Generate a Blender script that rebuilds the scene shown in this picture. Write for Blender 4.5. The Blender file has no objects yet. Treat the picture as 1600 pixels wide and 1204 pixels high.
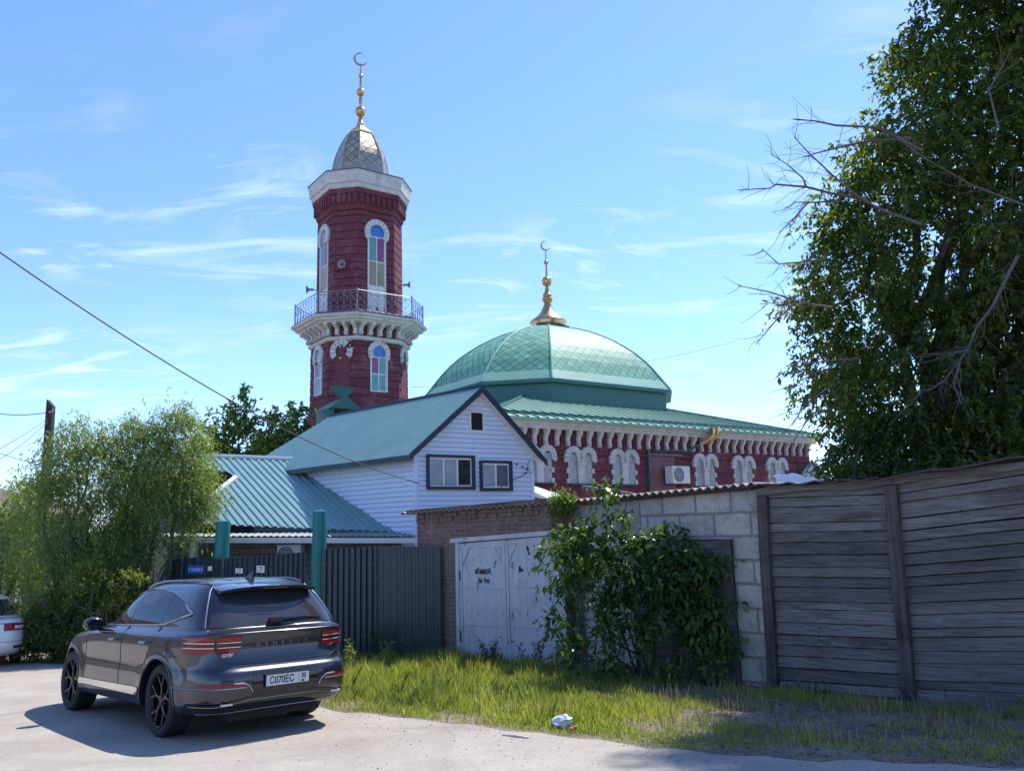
import bpy, bmesh, math, random
import numpy as np
from mathutils import Vector, Matrix
random.seed(7); rng = np.random.default_rng(7)
R = math.radians
scn = bpy.context.scene
# ------------------------------------------------------------------ camera
CAM_H, PITCH, ROLL, FPX = 2.25, R(9.7), R(-1.57), 1300.0
fw = Vector((0, math.cos(PITCH), math.sin(PITCH)))
u0 = Vector((0, -math.sin(PITCH), math.cos(PITCH)))
cx_ = Vector((1, 0, 0)) * math.cos(ROLL) + u0 * math.sin(ROLL)
cu_ = -Vector((1, 0, 0)) * math.sin(ROLL) + u0 * math.cos(ROLL)
CAM = Vector((0, 0, CAM_H))
cd = bpy.data.cameras.new('camera'); cam = bpy.data.objects.new('camera', cd)
scn.collection.objects.link(cam); scn.camera = cam
cam.matrix_world = Matrix(((cx_.x, cu_.x, -fw.x, 0), (cx_.y, cu_.y, -fw.y, 0), (cx_.z, cu_.z, -fw.z, CAM_H), (0, 0, 0, 1)))
cd.sensor_width = 36; cd.lens = FPX / 1600 * 36; cd.clip_end = 3000; cd.clip_start = 0.1
# ------------------------------------------------------------------ sky and sun
SUN_AZ, SUN_EL = R(39), R(58)
w = bpy.data.worlds.new('World'); scn.world = w; w.use_nodes = True
nt = w.node_tree; nt.nodes.clear()
def N(t, typ, **kw):
    n = t.nodes.new(typ)
    for k, v in kw.items():
        if k in n.inputs.keys(): n.inputs[k].default_value = v
        else: setattr(n, k, v)
    return n
out = N(nt, 'ShaderNodeOutputWorld'); bg = N(nt, 'ShaderNodeBackground', Strength=0.115)
sky = N(nt, 'ShaderNodeTexSky', sky_type='NISHITA', sun_disc=False, sun_elevation=SUN_EL, sun_rotation=SUN_AZ,
        air_density=1.0, dust_density=0.15, ozone_density=2.2, altitude=0)
tc = N(nt, 'ShaderNodeTexCoord'); sp = N(nt, 'ShaderNodeSeparateXYZ')
nt.links.new(tc.outputs['Generated'], sp.inputs[0])
def M(t, op, a, b=None, c=None, clamp=False):
    n = t.nodes.new('ShaderNodeMath'); n.operation = op; n.use_clamp = clamp
    for i, v in enumerate((a, b, c)):
        if v is None: continue
        if isinstance(v, (int, float)): n.inputs[i].default_value = v
        else: t.links.new(v, n.inputs[i])
    return n.outputs[0]
zz = M(nt, 'ADD', sp.outputs['Z'], 0.12)
ux = M(nt, 'DIVIDE', sp.outputs['X'], zz); uy = M(nt, 'DIVIDE', sp.outputs['Y'], zz)
cb = N(nt, 'ShaderNodeCombineXYZ'); nt.links.new(ux, cb.inputs[0]); nt.links.new(uy, cb.inputs[1])
mp = N(nt, 'ShaderNodeMapping'); mp.inputs['Scale'].default_value = (1.1, 2.6, 1); mp.inputs['Rotation'].default_value = (0, 0, R(-14))
mp.inputs['Location'].default_value = (3.1, 0.4, 0)
nt.links.new(cb.outputs[0], mp.inputs[0])
n1 = N(nt, 'ShaderNodeTexNoise', Scale=1.7, Detail=9.0, Roughness=0.62, Distortion=1.1); nt.links.new(mp.outputs[0], n1.inputs['Vector'])
mp2 = N(nt, 'ShaderNodeMapping'); mp2.inputs['Scale'].default_value = (0.7, 0.9, 1); mp2.inputs['Location'].default_value = (1.3, 5.2, 0)
nt.links.new(cb.outputs[0], mp2.inputs[0])
n2 = N(nt, 'ShaderNodeTexNoise', Scale=1.2, Detail=3.0); nt.links.new(mp2.outputs[0], n2.inputs['Vector'])
c1 = M(nt, 'MULTIPLY', M(nt, 'SUBTRACT', n1.outputs[0], 0.50), 2.6, clamp=True)
c2 = M(nt, 'MULTIPLY', M(nt, 'SUBTRACT', n2.outputs[0], 0.40), 4.5, clamp=True)
cm = M(nt, 'MULTIPLY', M(nt, 'MULTIPLY', c1, c2), 0.75)
mixc = N(nt, 'ShaderNodeMix', data_type='RGBA')
tint = N(nt, 'ShaderNodeMix', data_type='RGBA', blend_type='MULTIPLY'); tint.inputs[0].default_value = 1; tint.inputs[7].default_value = (0.80, 0.935, 1.25, 1); nt.links.new(sky.outputs[0], tint.inputs[6])
nt.links.new(cm, mixc.inputs[0]); nt.links.new(tint.outputs[2], mixc.inputs[6]); mixc.inputs[7].default_value = (7.2, 7.6, 8.0, 1)
nt.links.new(mixc.outputs[2], bg.inputs[0]); nt.links.new(bg.outputs[0], out.inputs[0])
sl = bpy.data.lights.new('sun', 'SUN'); sl.energy = 3.6; sl.angle = R(0.53); sl.color = (1, 0.93, 0.83)
so = bpy.data.objects.new('sun', sl); scn.collection.objects.link(so)
SDIR = Vector((math.sin(SUN_AZ) * math.cos(SUN_EL), math.cos(SUN_AZ) * math.cos(SUN_EL), math.sin(SUN_EL)))
so.rotation_euler = SDIR.to_track_quat('Z', 'Y').to_euler(); so.location = (5, 5, 40)
scn.view_settings.view_transform = 'Standard'; scn.view_settings.look = 'None'
scn.view_settings.exposure = 0.95; scn.view_settings.gamma = 1
# ------------------------------------------------------------------ placement helpers
def ray(a, b): return fw + cx_ * ((a - 800) / FPX) + cu_ * ((602 - b) / FPX)
def P(a, b, Y):
    d = ray(a, b); return CAM + d * (Y / d.y)
def PZ(a, b, z):
    d = ray(a, b); return CAM + d * ((z - CAM_H) / d.z)
def onwall(a, b, O, D):
    """point where the sight line through a photo pixel meets the vertical plane through O along D"""
    d = ray(a, b); n = Vector((-D[1], D[0]))
    t = ((O[0] - CAM.x) * n.x + (O[1] - CAM.y) * n.y) / (d.x * n.x + d.y * n.y)
    return CAM + d * t
GS = -0.045
def G(x, y):
    yy = min(max(y, -6), 30)
    return GS * (yy - 11.35)
def GP(a, b):
    d = ray(a, b); t = (GS * (0 - 11.35) - CAM_H) / (d.z - GS * d.y); return CAM + d * t
def vnoise(x, y, s=1.0):
    return (math.sin(x * 1.7 * s + 1.3 * math.sin(y * 1.1 * s)) + math.sin(y * 2.3 * s + 1.7 * math.sin(x * 0.9 * s + 2)) + math.sin((x + y) * 3.1 * s + 1)) / 3
# ------------------------------------------------------------------ materials
MATS = {}
class T:
    def __init__(s, name, rough=0.6, metal=0.0, spec=0.5, coat=0):
        s.m = bpy.data.materials.new(name); s.m.use_nodes = True; s.t = s.m.node_tree; s.t.nodes.clear()
        s.o = N(s.t, 'ShaderNodeOutputMaterial'); s.p = N(s.t, 'ShaderNodeBsdfPrincipled')
        s.p.inputs['Roughness'].default_value = rough; s.p.inputs['Metallic'].default_value = metal
        s.p.inputs['Specular IOR Level'].default_value = spec; s.p.inputs['Coat Weight'].default_value = coat
        s.t.links.new(s.p.outputs[0], s.o.inputs[0])
        s.tc = N(s.t, 'ShaderNodeTexCoord'); s.hs = []
        MATS[name] = s.m
    def L(s, a, b): s.t.links.new(a, b)
    def uv(s, sx=1, sy=1, rot=0):
        m = N(s.t, 'ShaderNodeMapping'); m.inputs['Scale'].default_value = (sx, sy, 1); m.inputs['Rotation'].default_value = (0, 0, rot)
        s.L(s.tc.outputs['UV'], m.inputs[0]); return m.outputs[0]
    def ob(s, sx=1, sy=1, sz=1):
        m = N(s.t, 'ShaderNodeMapping'); m.inputs['Scale'].default_value = (sx, sy, sz)
        s.L(s.tc.outputs['Object'], m.inputs[0]); return m.outputs[0]
    def noise(s, scale=5, detail=5, rough=0.6, vec=None, dist=0):
        n = N(s.t, 'ShaderNodeTexNoise', Scale=float(scale), Detail=float(detail), Roughness=float(rough), Distortion=float(dist))
        s.L(vec if vec is not None else s.ob(), n.inputs['Vector']); return n.outputs[0]
    def ramp(s, fac, stops):
        r = N(s.t, 'ShaderNodeValToRGB'); e = r.color_ramp.elements
        while len(e) < len(stops): e.new(0.5)
        for i, (p, c) in enumerate(stops):
            e[i].position = p; e[i].color = (*c, 1) if len(c) == 3 else c
        s.L(fac, r.inputs[0]); return r.outputs[0]
    def rampf(s, fac, a, b): return s.ramp(fac, [(a, (0, 0, 0)), (b, (1, 1, 1))])
    def mix(s, fac, a, b, mode='MIX'):
        m = N(s.t, 'ShaderNodeMix', data_type='RGBA', blend_type=mode)
        for i, v in ((0, fac), (6, a), (7, b)):
            if isinstance(v, (int, float)): m.inputs[i].default_value = v
            elif isinstance(v, tuple): m.inputs[i].default_value = (*v, 1) if len(v) == 3 else v
            else: s.L(v, m.inputs[i])
        return m.outputs[2]
    def col(s, c):
        if isinstance(c, tuple): s.p.inputs['Base Color'].default_value = (*c, 1)
        else: s.L(c, s.p.inputs['Base Color'])
        return s
    def bump(s, h, strength=0.4, dist=0.01):
        b = N(s.t, 'ShaderNodeBump', Strength=float(strength), Distance=float(dist)); s.L(h, b.inputs['Height'])
        if s.hs: s.L(s.hs[-1], b.inputs['Normal'])
        s.hs.append(b.outputs[0]); s.L(b.outputs[0], s.p.inputs['Normal']); return s
def plain(name, c, rough=0.6, metal=0.0, var=0.25, scale=3.0, bump=0.0, spec=0.5, coat=0, dirt=None, dscale=1.2):
    t = T(name, rough, metal, spec, coat)
    n = t.noise(scale, 6, 0.65)
    d = tuple(x * (1 - var) for x in c); l = tuple(min(1, x * (1 + var * 0.7)) for x in c)
    k = t.ramp(n, [(0.3, d), (0.7, l)])
    if dirt:
        n2 = t.rampf(t.noise(dscale, 8, 0.75), 0.5, 0.72); k = t.mix(n2, k, dirt)
    t.col(k)
    if bump: t.bump(t.noise(scale * 12, 4, 0.7), bump, 0.01)
    return t.m
def brick(name, c1, c2, mortar, bw=0.25, bh=0.075, msize=0.012, bump=0.6, groove=None, dirt=None, rough=0.85, var=0.0):
    t = T(name, rough, spec=0.25)
    b = N(t.t, 'ShaderNodeTexBrick', Scale=1.0); b.offset = 0.5
    b.inputs['Brick Width'].default_value = bw; b.inputs['Row Height'].default_value = bh; b.inputs['Mortar Size'].default_value = msize
    b.inputs['Color1'].default_value = (*c1, 1); b.inputs['Color2'].default_value = (*c2, 1); b.inputs['Mortar'].default_value = (*mortar, 1)
    b.inputs['Mortar Smooth'].default_value = 0.3
    wv = t.mix(0.012, t.uv(), N(t.t, 'ShaderNodeTexNoise', Scale=9.0).outputs[1], 'LINEAR_LIGHT')
    t.L(wv, b.inputs['Vector'])
    k = t.mix(t.rampf(t.noise(1.1, 7, 0.7), 0.35, 0.75), b.outputs[0], t.mix(0.5, b.outputs[0], (0.5, 0.5, 0.5), 'MULTIPLY'))
    k = t.mix(0.55, k, t.ramp(t.noise(14, 4, 0.7), [(0.3, (0.6, 0.6, 0.6)), (0.7, (1.25, 1.2, 1.2))]), 'MULTIPLY')
    if dirt: k = t.mix(t.rampf(t.noise(0.9, 8, 0.8), 0.52, 0.66), k, dirt)
    t.col(k)
    inv = M(t.t, 'SUBTRACT', 1.0, b.outputs['Fac'])
    t.bump(inv, bump, 0.012); t.bump(t.noise(30, 4, 0.7), 0.35, 0.01)
    return t.m
# foliage: thin leaves, sun shines through them
def foliage(name, cols, trans=0.45, rough=0.45, tint=(1.15, 1.25, 0.45)):
    t = T(name, rough, spec=0.4)
    g = N(t.t, 'ShaderNodeNewGeometry')
    k = t.ramp(g.outputs['Random Per Island'], [(i / max(1, len(cols) - 1), c) for i, c in enumerate(cols)])
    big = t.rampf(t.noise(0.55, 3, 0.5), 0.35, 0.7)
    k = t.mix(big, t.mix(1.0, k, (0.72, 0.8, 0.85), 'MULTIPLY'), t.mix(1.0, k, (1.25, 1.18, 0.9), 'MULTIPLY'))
    t.col(k)
    tr = N(t.t, 'ShaderNodeBsdfTranslucent'); t.L(t.mix(1.0, k, tint, 'MULTIPLY'), tr.inputs[0])
    ms = N(t.t, 'ShaderNodeMixShader'); ms.inputs[0].default_value = trans
    t.L(t.p.outputs[0], ms.inputs[1]); t.L(tr.outputs[0], ms.inputs[2]); t.L(ms.outputs[0], t.o.inputs[0])
    return t.m
red1 = (0.13, 0.022, 0.032)
m_redbrick = brick('red_painted_brick', (0.235, 0.070, 0.092), (0.185, 0.052, 0.070), (0.125, 0.042, 0.055), 0.26, 0.085, 0.012, 0.5, dirt=(0.30, 0.12, 0.14))
m_oldbrick = brick('old_brick', (0.27, 0.145, 0.115), (0.19, 0.10, 0.085), (0.23, 0.20, 0.18), 0.25, 0.078, 0.014, 0.9, dirt=(0.30, 0.23, 0.20))
m_block = brick('grey_block', (0.52, 0.49, 0.45), (0.43, 0.405, 0.38), (0.27, 0.25, 0.23), 0.62, 0.34, 0.022, 0.8, dirt=(0.22, 0.20, 0.18))
m_tile = brick('stone_cladding', (0.30, 0.27, 0.24), (0.22, 0.20, 0.185), (0.12, 0.11, 0.10), 0.55, 0.16, 0.012, 0.6)
m_white = plain('white_plaster', (0.62, 0.60, 0.58), 0.75, var=0.14, scale=2.5, bump=0.15, dirt=(0.40, 0.37, 0.34), dscale=2.2)
m_whitecl = plain('clean_white', (0.72, 0.72, 0.72), 0.45, var=0.06)
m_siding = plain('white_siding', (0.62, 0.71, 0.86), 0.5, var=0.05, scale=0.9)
m_trim = plain('dark_blue_trim', (0.015, 0.030, 0.055), 0.45, var=0.15)
m_teal = plain('teal_sheet_metal', (0.075, 0.215, 0.205), 0.36, 0.0, var=0.12, scale=1.2, spec=0.6)
m_tealroof = plain('teal_profiled_roof', (0.17, 0.31, 0.31), 0.32, 0.0, var=0.12, scale=1.5, spec=0.6)
m_oldteal = plain('weathered_pale_roof', (0.24, 0.30, 0.29), 0.5, 0.0, var=0.2, scale=2.5, dirt=(0.30, 0.29, 0.27))
m_mint = plain('green_seam_roof', (0.24, 0.46, 0.35), 0.42, 0.0, var=0.15, scale=0.7, spec=0.5, dirt=(0.32, 0.48, 0.39), dscale=0.8)
m_seam = plain('seam_shadow_green', (0.06, 0.22, 0.17), 0.5, var=0.1)
m_drum = plain('dark_green_metal', (0.025, 0.13, 0.11), 0.4, 0.0, var=0.1)
m_pillar = plain('teal_wrapped_post', (0.01, 0.17, 0.17), 0.5, var=0.2, scale=4, bump=0.3)
m_fence = plain('dark_green_profiled_sheet', (0.018, 0.040, 0.052), 0.42, 0.0, var=0.2, scale=2, spec=0.5, dirt=(0.035, 0.055, 0.065), dscale=1.5)
m_gold = plain('gold_leaf', (0.62, 0.42, 0.20), 0.28, 0.9, var=0.25, scale=4)
m_iron = plain('grey_iron', (0.10, 0.105, 0.12), 0.5, 0.3, var=0.2)
m_rail = plain('pale_iron', (0.26, 0.27, 0.31), 0.5, 0.3, var=0.2)
m_black = plain('black_plastic', (0.012, 0.012, 0.013), 0.5, var=0.2)
m_dark = plain('dark_interior', (0.012, 0.013, 0.016), 0.9, var=0.2)
m_slate = plain('old_asbestos_slate', (0.33, 0.29, 0.26), 0.9, var=0.3, scale=3, bump=0.5, dirt=(0.17, 0.12, 0.10), dscale=2.5)
m_concrete = plain('pale_concrete_render', (0.33, 0.30, 0.275), 0.9, var=0.2, scale=1.5, bump=0.5, dirt=(0.22, 0.20, 0.18))
m_pole = plain('dark_pole', (0.035, 0.03, 0.03), 0.85, var=0.3, scale=4)
m_bark = plain('bark', (0.10, 0.08, 0.065), 0.9, var=0.4, scale=6, bump=0.6)
m_deadwood = plain('grey_dead_wood', (0.13, 0.105, 0.10), 0.9, var=0.3, scale=6)
m_cable = plain('cable', (0.03, 0.03, 0.035), 0.6)
# lattice of diamond shingles, uv in metres
def lattice(name, c, line, p, pv, rough, metal, lw=0.07, spec=0.6):
    t = T(name, rough, metal, spec)
    s = N(t.t, 'ShaderNodeSeparateXYZ'); t.L(t.tc.outputs['UV'], s.inputs[0])
    a = M(t.t, 'DIVIDE', s.outputs[0], p); b = M(t.t, 'DIVIDE', s.outputs[1], pv)
    f1 = M(t.t, 'FRACT', M(t.t, 'ADD', a, b)); f2 = M(t.t, 'FRACT', M(t.t, 'SUBTRACT', a, b))
    e1 = M(t.t, 'MINIMUM', f1, M(t.t, 'SUBTRACT', 1.0, f1)); e2 = M(t.t, 'MINIMUM', f2, M(t.t, 'SUBTRACT', 1.0, f2))
    e = M(t.t, 'MINIMUM', e1, e2)
    l = t.rampf(e, lw * 0.5, lw)
    # every shingle its own slight tone
    cell = N(t.t, 'ShaderNodeCombineXYZ'); t.L(M(t.t, 'FLOOR', M(t.t, 'ADD', a, b)), cell.inputs[0]); t.L(M(t.t, 'FLOOR', M(t.t, 'SUBTRACT', a, b)), cell.inputs[1])
    wn = N(t.t, 'ShaderNodeTexWhiteNoise'); t.L(cell.outputs[0], wn.inputs[0])
    cc = t.mix(wn.outputs[0], tuple(x * 0.8 for x in c), tuple(x * 1.2 for x in c))
    t.col(t.mix(l, line, cc)); t.bump(l, 0.3, 0.012)
    lift = M(t.t, 'ADD', f1, f2); t.bump(lift, 0.12, 0.015)
    return t.m
m_lattice = lattice('green_diamond_shingles', (0.13, 0.36, 0.26), (0.03, 0.13, 0.11), 0.54, 0.54, 0.52, 0.0, 0.08, spec=.2)
m_goldlat = lattice('old_gold_shingles', (0.42, 0.37, 0.26), (0.20, 0.165, 0.115), 0.50, 0.50, 0.38, 0.55, 0.10)
# wood planks
def wood(name, dark, light, sx=0.6, sy=26):
    t = T(name, 0.85, spec=0.3)
    v = t.uv(sx, sy)
    g = t.noise(1.0, 11, 0.75, v, 0.12)
    k = t.ramp(g, [(0.30, tuple(x * 0.35 for x in dark)), (0.45, dark), (0.66, light)])
    g2 = N(t.t, 'ShaderNodeNewGeometry')
    k = t.mix(0.7, k, t.ramp(g2.outputs['Random Per Island'], [(0, (0.45, 0.45, 0.47)), (0.5, (0.9, 0.85, 0.85)), (1, (1.35, 1.3, 1.3))]), 'MULTIPLY')
    stain = t.rampf(t.noise(1.0, 5, 0.7, t.uv(0.5, 2.0)), 0.45, 0.68)
    k = t.mix(stain, k, t.mix(1.0, k, (0.42, 0.36, 0.36), 'MULTIPLY'))
    t.col(k); t.bump(g, 0.9, 0.012)
    return t.m
m_plank = wood('weathered_planks', (0.150, 0.142, 0.136), (0.29, 0.275, 0.26), 1.3, 55)
m_post = wood('weathered_post', (0.085, 0.068, 0.066), (0.15, 0.125, 0.12), 20, 0.8)
m_lintel = wood('lintel_wood', (0.15, 0.115, 0.10), (0.25, 0.21, 0.19))
# flaking white door paint
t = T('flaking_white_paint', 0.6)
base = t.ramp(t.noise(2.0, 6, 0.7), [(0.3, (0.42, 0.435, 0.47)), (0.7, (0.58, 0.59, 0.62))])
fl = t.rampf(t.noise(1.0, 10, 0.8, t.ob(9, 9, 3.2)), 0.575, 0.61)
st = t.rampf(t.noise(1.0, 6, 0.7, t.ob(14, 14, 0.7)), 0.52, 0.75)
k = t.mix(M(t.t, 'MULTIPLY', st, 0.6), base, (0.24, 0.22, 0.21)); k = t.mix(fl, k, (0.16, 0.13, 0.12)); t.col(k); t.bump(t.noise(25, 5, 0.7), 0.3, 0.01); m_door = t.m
# glass
def glassm(name, c, rough=0.04, spec=0.9, var=0.2):
    t = T(name, rough, 0.0, spec); t.col(t.ramp(t.noise(3, 4, 0.6), [(0.3, tuple(x * (1 - var) for x in c)), (0.7, tuple(x * (1 + var) for x in c))])); return t.m
m_glass = glassm('window_glass', (0.03, 0.035, 0.04))
m_curtain = glassm('curtained_glass', (0.33, 0.38, 0.42), 0.12, 0.6, 0.15)
m_gblue = glassm('blue_glass', (0.02, 0.14, 0.5), 0.15); m_gred = glassm('plum_glass', (0.22, 0.03, 0.10), 0.15)
m_ggreen = glassm('teal_glass', (0.10, 0.28, 0.26), 0.15); m_gamber = glassm('amber_glass', (0.28, 0.24, 0.08), 0.15)
# road
t = T('dusty_road', 0.9, spec=0.2)
a = t.ramp(t.noise(0.8, 8, 0.65), [(0.3, (0.28, 0.255, 0.22)), (0.7, (0.40, 0.37, 0.32))])
sp_ = t.rampf(t.noise(55, 3, 0.6), 0.56, 0.66); a = t.mix(M(t.t, 'MULTIPLY', sp_, 0.55), a, (0.17, 0.155, 0.145))
tk = t.rampf(t.noise(1.0, 7, 0.7, t.ob(0.9, 0.35, 1), 1.0), 0.50, 0.62); a = t.mix(M(t.t, 'MULTIPLY', tk, 0.35), a, (0.25, 0.225, 0.20))
sp2 = t.rampf(t.noise(38, 3, 0.6, t.ob(1, 1, 1)), 0.60, 0.68); a = t.mix(M(t.t, 'MULTIPLY', sp2, 0.5), a, (0.56, 0.53, 0.50))
pt = t.rampf(t.noise(1.0, 6, 0.7, t.ob(0.35, 1.6, 1)), 0.56, 0.74); a = t.mix(M(t.t, 'MULTIPLY', pt, 0.55), a, (0.20, 0.185, 0.165))
v = N(t.t, 'ShaderNodeTexVoronoi', feature='DISTANCE_TO_EDGE', Scale=0.55); vv = t.mix(0.12, t.ob(), N(t.t, 'ShaderNodeTexNoise', Scale=2.5, Detail=6.0).outputs[1], 'LINEAR_LIGHT'); t.L(vv, v.inputs['Vector'])
cr = t.rampf(v.outputs[0], 0.004, 0.014); a = t.mix(M(t.t, 'MULTIPLY', M(t.t, 'SUBTRACT', 1.0, cr), 0.0), a, (0.15, 0.14, 0.13))
t.col(a); t.bump(t.noise(60, 4, 0.7), 0.5, 0.012); m_road = t.m
# soil
t = T('dry_soil', 0.95, spec=0.15)
a = t.ramp(t.noise(1.3, 8, 0.7), [(0.3, (0.13, 0.105, 0.085)), (0.5, (0.22, 0.19, 0.155)), (0.72, (0.33, 0.29, 0.25))])
a = t.mix(t.rampf(t.noise(34, 5, 0.7), 0.5, 0.64), a, (0.10, 0.085, 0.07))
t.col(a); t.bump(t.noise(18, 6, 0.75), 0.9, 0.03); m_soil = t.m
# ------------------------------------------------------------------ mesh building
COL = scn.collection
ORG = {}
class MB:
    def __init__(s): s.v = []; s.f = []; s.mi = []; s.uvs = {}
    def V(s, p): s.v.append(tuple(p)); return len(s.v) - 1
    def F(s, idx, mi=0, uv=None):
        s.f.append(tuple(idx)); s.mi.append(mi)
        if uv is not None: s.uvs[len(s.f) - 1] = uv
    def poly(s, pts, mi=0, uv=None): s.F([s.V(p) for p in pts], mi, uv)
    def grid(s, rows, mi=0, closed=False):
        n = len(rows[0]); ids = [[s.V(p) for p in r] for r in rows]
        for i in range(len(rows) - 1):
            for j in range(n if closed else n - 1):
                k = (j + 1) % n; s.F((ids[i][j], ids[i][k], ids[i + 1][k], ids[i + 1][j]), mi)
        return ids
    def hexa(s, b, t, mi=0):
        i = [s.V(p) for p in list(b) + list(t)]; n = len(b)
        s.F(i[:n][::-1], mi); s.F(i[n:], mi)
        for k in range(n):
            l = (k + 1) % n; s.F((i[k], i[l], i[n + l], i[n + k]), mi)
    def box(s, c, size, ax=None, mi=0):
        """box centred at c; ax=(ex,ey,ez) unit axes"""
        ex, ey, ez = ax or (Vector((1, 0, 0)), Vector((0, 1, 0)), Vector((0, 0, 1)))
        c = Vector(c); a, b, d = (x / 2 for x in size)
        q = [(-a, -b), (a, -b), (a, b), (-a, b)]
        s.hexa([c + ex * x + ey * y - ez * d for x, y in q], [c + ex * x + ey * y + ez * d for x, y in q], mi)
    def tube(s, pts, r, n=6, mi=0, cap=True):
        pts = [Vector(p) for p in pts]; m = len(pts)
        rs = r if isinstance(r, (list, tuple)) else [r] * m
        rows = []; up = None
        for i, p in enumerate(pts):
            d = (pts[min(i + 1, m - 1)] - pts[max(i - 1, 0)])
            if d.length < 1e-9: d = Vector((0, 0, 1))
            d.normalize()
            if up is None:
                up = Vector((0, 0, 1)) if abs(d.z) < 0.9 else Vector((1, 0, 0))
            a = d.cross(up)
            if a.length < 1e-4: a = d.cross(Vector((1, 0, 0)))
            a.normalize(); b = a.cross(d).normalized(); up = b
            rows.append([p + a * rs[i] * math.cos(2 * math.pi * k / n) + b * rs[i] * math.sin(2 * math.pi * k / n) for k in range(n)])
        ids = s.grid(rows, mi, True)
        if cap: s.F(ids[0], mi); s.F(ids[-1][::-1], mi)
    def lathe(s, c, prof, n=16, mi=0, ax=None):
        ex, ey, ez = ax or (Vector((1, 0, 0)), Vector((0, 1, 0)), Vector((0, 0, 1))); c = Vector(c)
        rows = [[c + ez * z + (ex * math.cos(2 * math.pi * k / n) + ey * math.sin(2 * math.pi * k / n)) * max(r, 1e-4) for k in range(n)] for r, z in prof]
        ids = s.grid(rows, mi, True); s.F(ids[0][::-1], mi); s.F(ids[-1], mi)
    def build(s, name, mats, parent=None, smooth=False, origin=None, weld=False):
        me = bpy.data.meshes.new(name)
        o0 = Vector(origin) if origin is not None else (ORG[parent.name] if parent is not None and parent.name in ORG else Vector((0, 0, 0)))
        vv = [(p[0] - o0.x, p[1] - o0.y, p[2] - o0.z) for p in s.v]
        me.from_pydata(vv, [], s.f)
        for m in (mats if isinstance(mats, (list, tuple)) else [mats]): me.materials.append(m)
        if any(s.mi): me.polygons.foreach_set('material_index', s.mi)
        uvl = me.uv_layers.new(name='UVMap'); Zv = Vector((0, 0, 1))
        ua = np.zeros(len(me.loops) * 2, dtype=np.float32)
        for pi, p in enumerate(me.polygons):
            cu = s.uvs.get(pi)
            if cu is None:
                n = p.normal
                tt = Zv.cross(n)
                if tt.length < 0.05: tt = Vector((1, 0, 0))
                tt.normalize(); b = n.cross(tt)
            for k, li in enumerate(p.loop_indices):
                if cu is not None: ua[2 * li], ua[2 * li + 1] = cu[k]
                else:
                    q = Vector(s.v[me.loops[li].vertex_index]); ua[2 * li] = q.dot(tt); ua[2 * li + 1] = q.dot(b)
        uvl.data.foreach_set('uv', ua)
        if smooth: me.polygons.foreach_set('use_smooth', [True] * len(me.polygons))
        me.update()
        if weld:
            bm = bmesh.new(); bm.from_mesh(me); bmesh.ops.remove_doubles(bm, verts=bm.verts, dist=0.0005)
            bmesh.ops.recalc_face_normals(bm, faces=bm.faces); bm.to_mesh(me); bm.free()
        if smooth:
            try: me.set_sharp_from_angle(angle=R(38))
            except Exception: pass
        o = bpy.data.objects.new(name, me); COL.objects.link(o)
        o.parent = parent
        if parent is None: o.location = o0
        else: pass
        ORG[o.name] = o0
        return o
def thing(name, label, cat, loc=(0, 0, 0), group=None, rot=None):
    o = bpy.data.objects.new(name, None); COL.objects.link(o); o.location = loc; o['label'] = label; o['category'] = cat; ORG[o.name] = Vector(loc)
    o.empty_display_size = 0.3
    if group: o['group'] = group
    return o
def tag(o, label, cat, group=None, kind=None):
    o['label'] = label
    if cat: o['category'] = cat
    if group: o['group'] = group
    if kind: o['kind'] = kind
    return o
def struct(o): o['kind'] = 'structure'; return o
def clip(poly, k, lo, hi):
    def half(pl, sgn, lim):
        r = []
        for i in range(len(pl)):
            a, b = pl[i], pl[(i + 1) % len(pl)]
            da, db = sgn * (a[k] - lim), sgn * (b[k] - lim)
            if da >= -1e-9: r.append(a)
            if (da > 1e-9 and db < -1e-9) or (da < -1e-9 and db > 1e-9):
                f = da / (da - db); r.append(tuple(a[j] + (b[j] - a[j]) * f for j in range(2)))
        return r
    pl = half(poly, 1, lo)
    return half(pl, -1, hi) if len(pl) > 2 else []
def profiled(mb, poly, O, U, V, Nn, segs, axis=0, mi=0):
    """sheet over a polygon given in the (U,V) plane; segs = list of (t0,h0,t1,h1) height ramps along one axis"""
    O = Vector(O)
    for t0, h0, t1, h1 in segs:
        pl = clip(poly, axis, t0, t1)
        if len(pl) < 3: continue
        pts = []
        for q in pl:
            f = (q[axis] - t0) / (t1 - t0) if t1 > t0 else 0
            pts.append(O + U * q[0] + V * q[1] + Nn * (h0 + (h1 - h0) * f))
        mb.poly(pts, 1 if (mi == 'seam' and (h0 != h1 or h0 > 0)) else (0 if mi == 'seam' else mi))
def lip(mb, poly, O, U, V, Nn, t, h0, h1, axis=1, mi=0):
    pl = clip(poly, axis, t - 1e-5, t + 1e-5)
    if len(pl) < 2: return
    k = 1 - axis; a = min(q[k] for q in pl); b = max(q[k] for q in pl)
    def pt(c, h): return Vector(O) + (U * c + V * t if axis == 1 else U * t + V * c) + Nn * h
    mb.poly([pt(a, h0), pt(b, h0), pt(b, h1), pt(a, h1)], mi)
def corr_segs(t0, t1, pitch, h, kind='trap'):
    r = []; t = t0
    while t < t1:
        if kind == 'trap': q = [(0, 0), (.42, 0), (.52, h), (.90, h), (1, 0)]
        elif kind == 'seam': q = [(0, 0), (.86, 0), (.88, h), (.98, h), (1, 0)]
        else: q = [(i / 8, h * 0.5 * (1 - math.cos(2 * math.pi * i / 8))) for i in range(9)]
        for (a, x), (b, y) in zip(q, q[1:]): r.append((t + a * pitch, x, t + b * pitch, y))
        t += pitch
    return r
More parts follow.
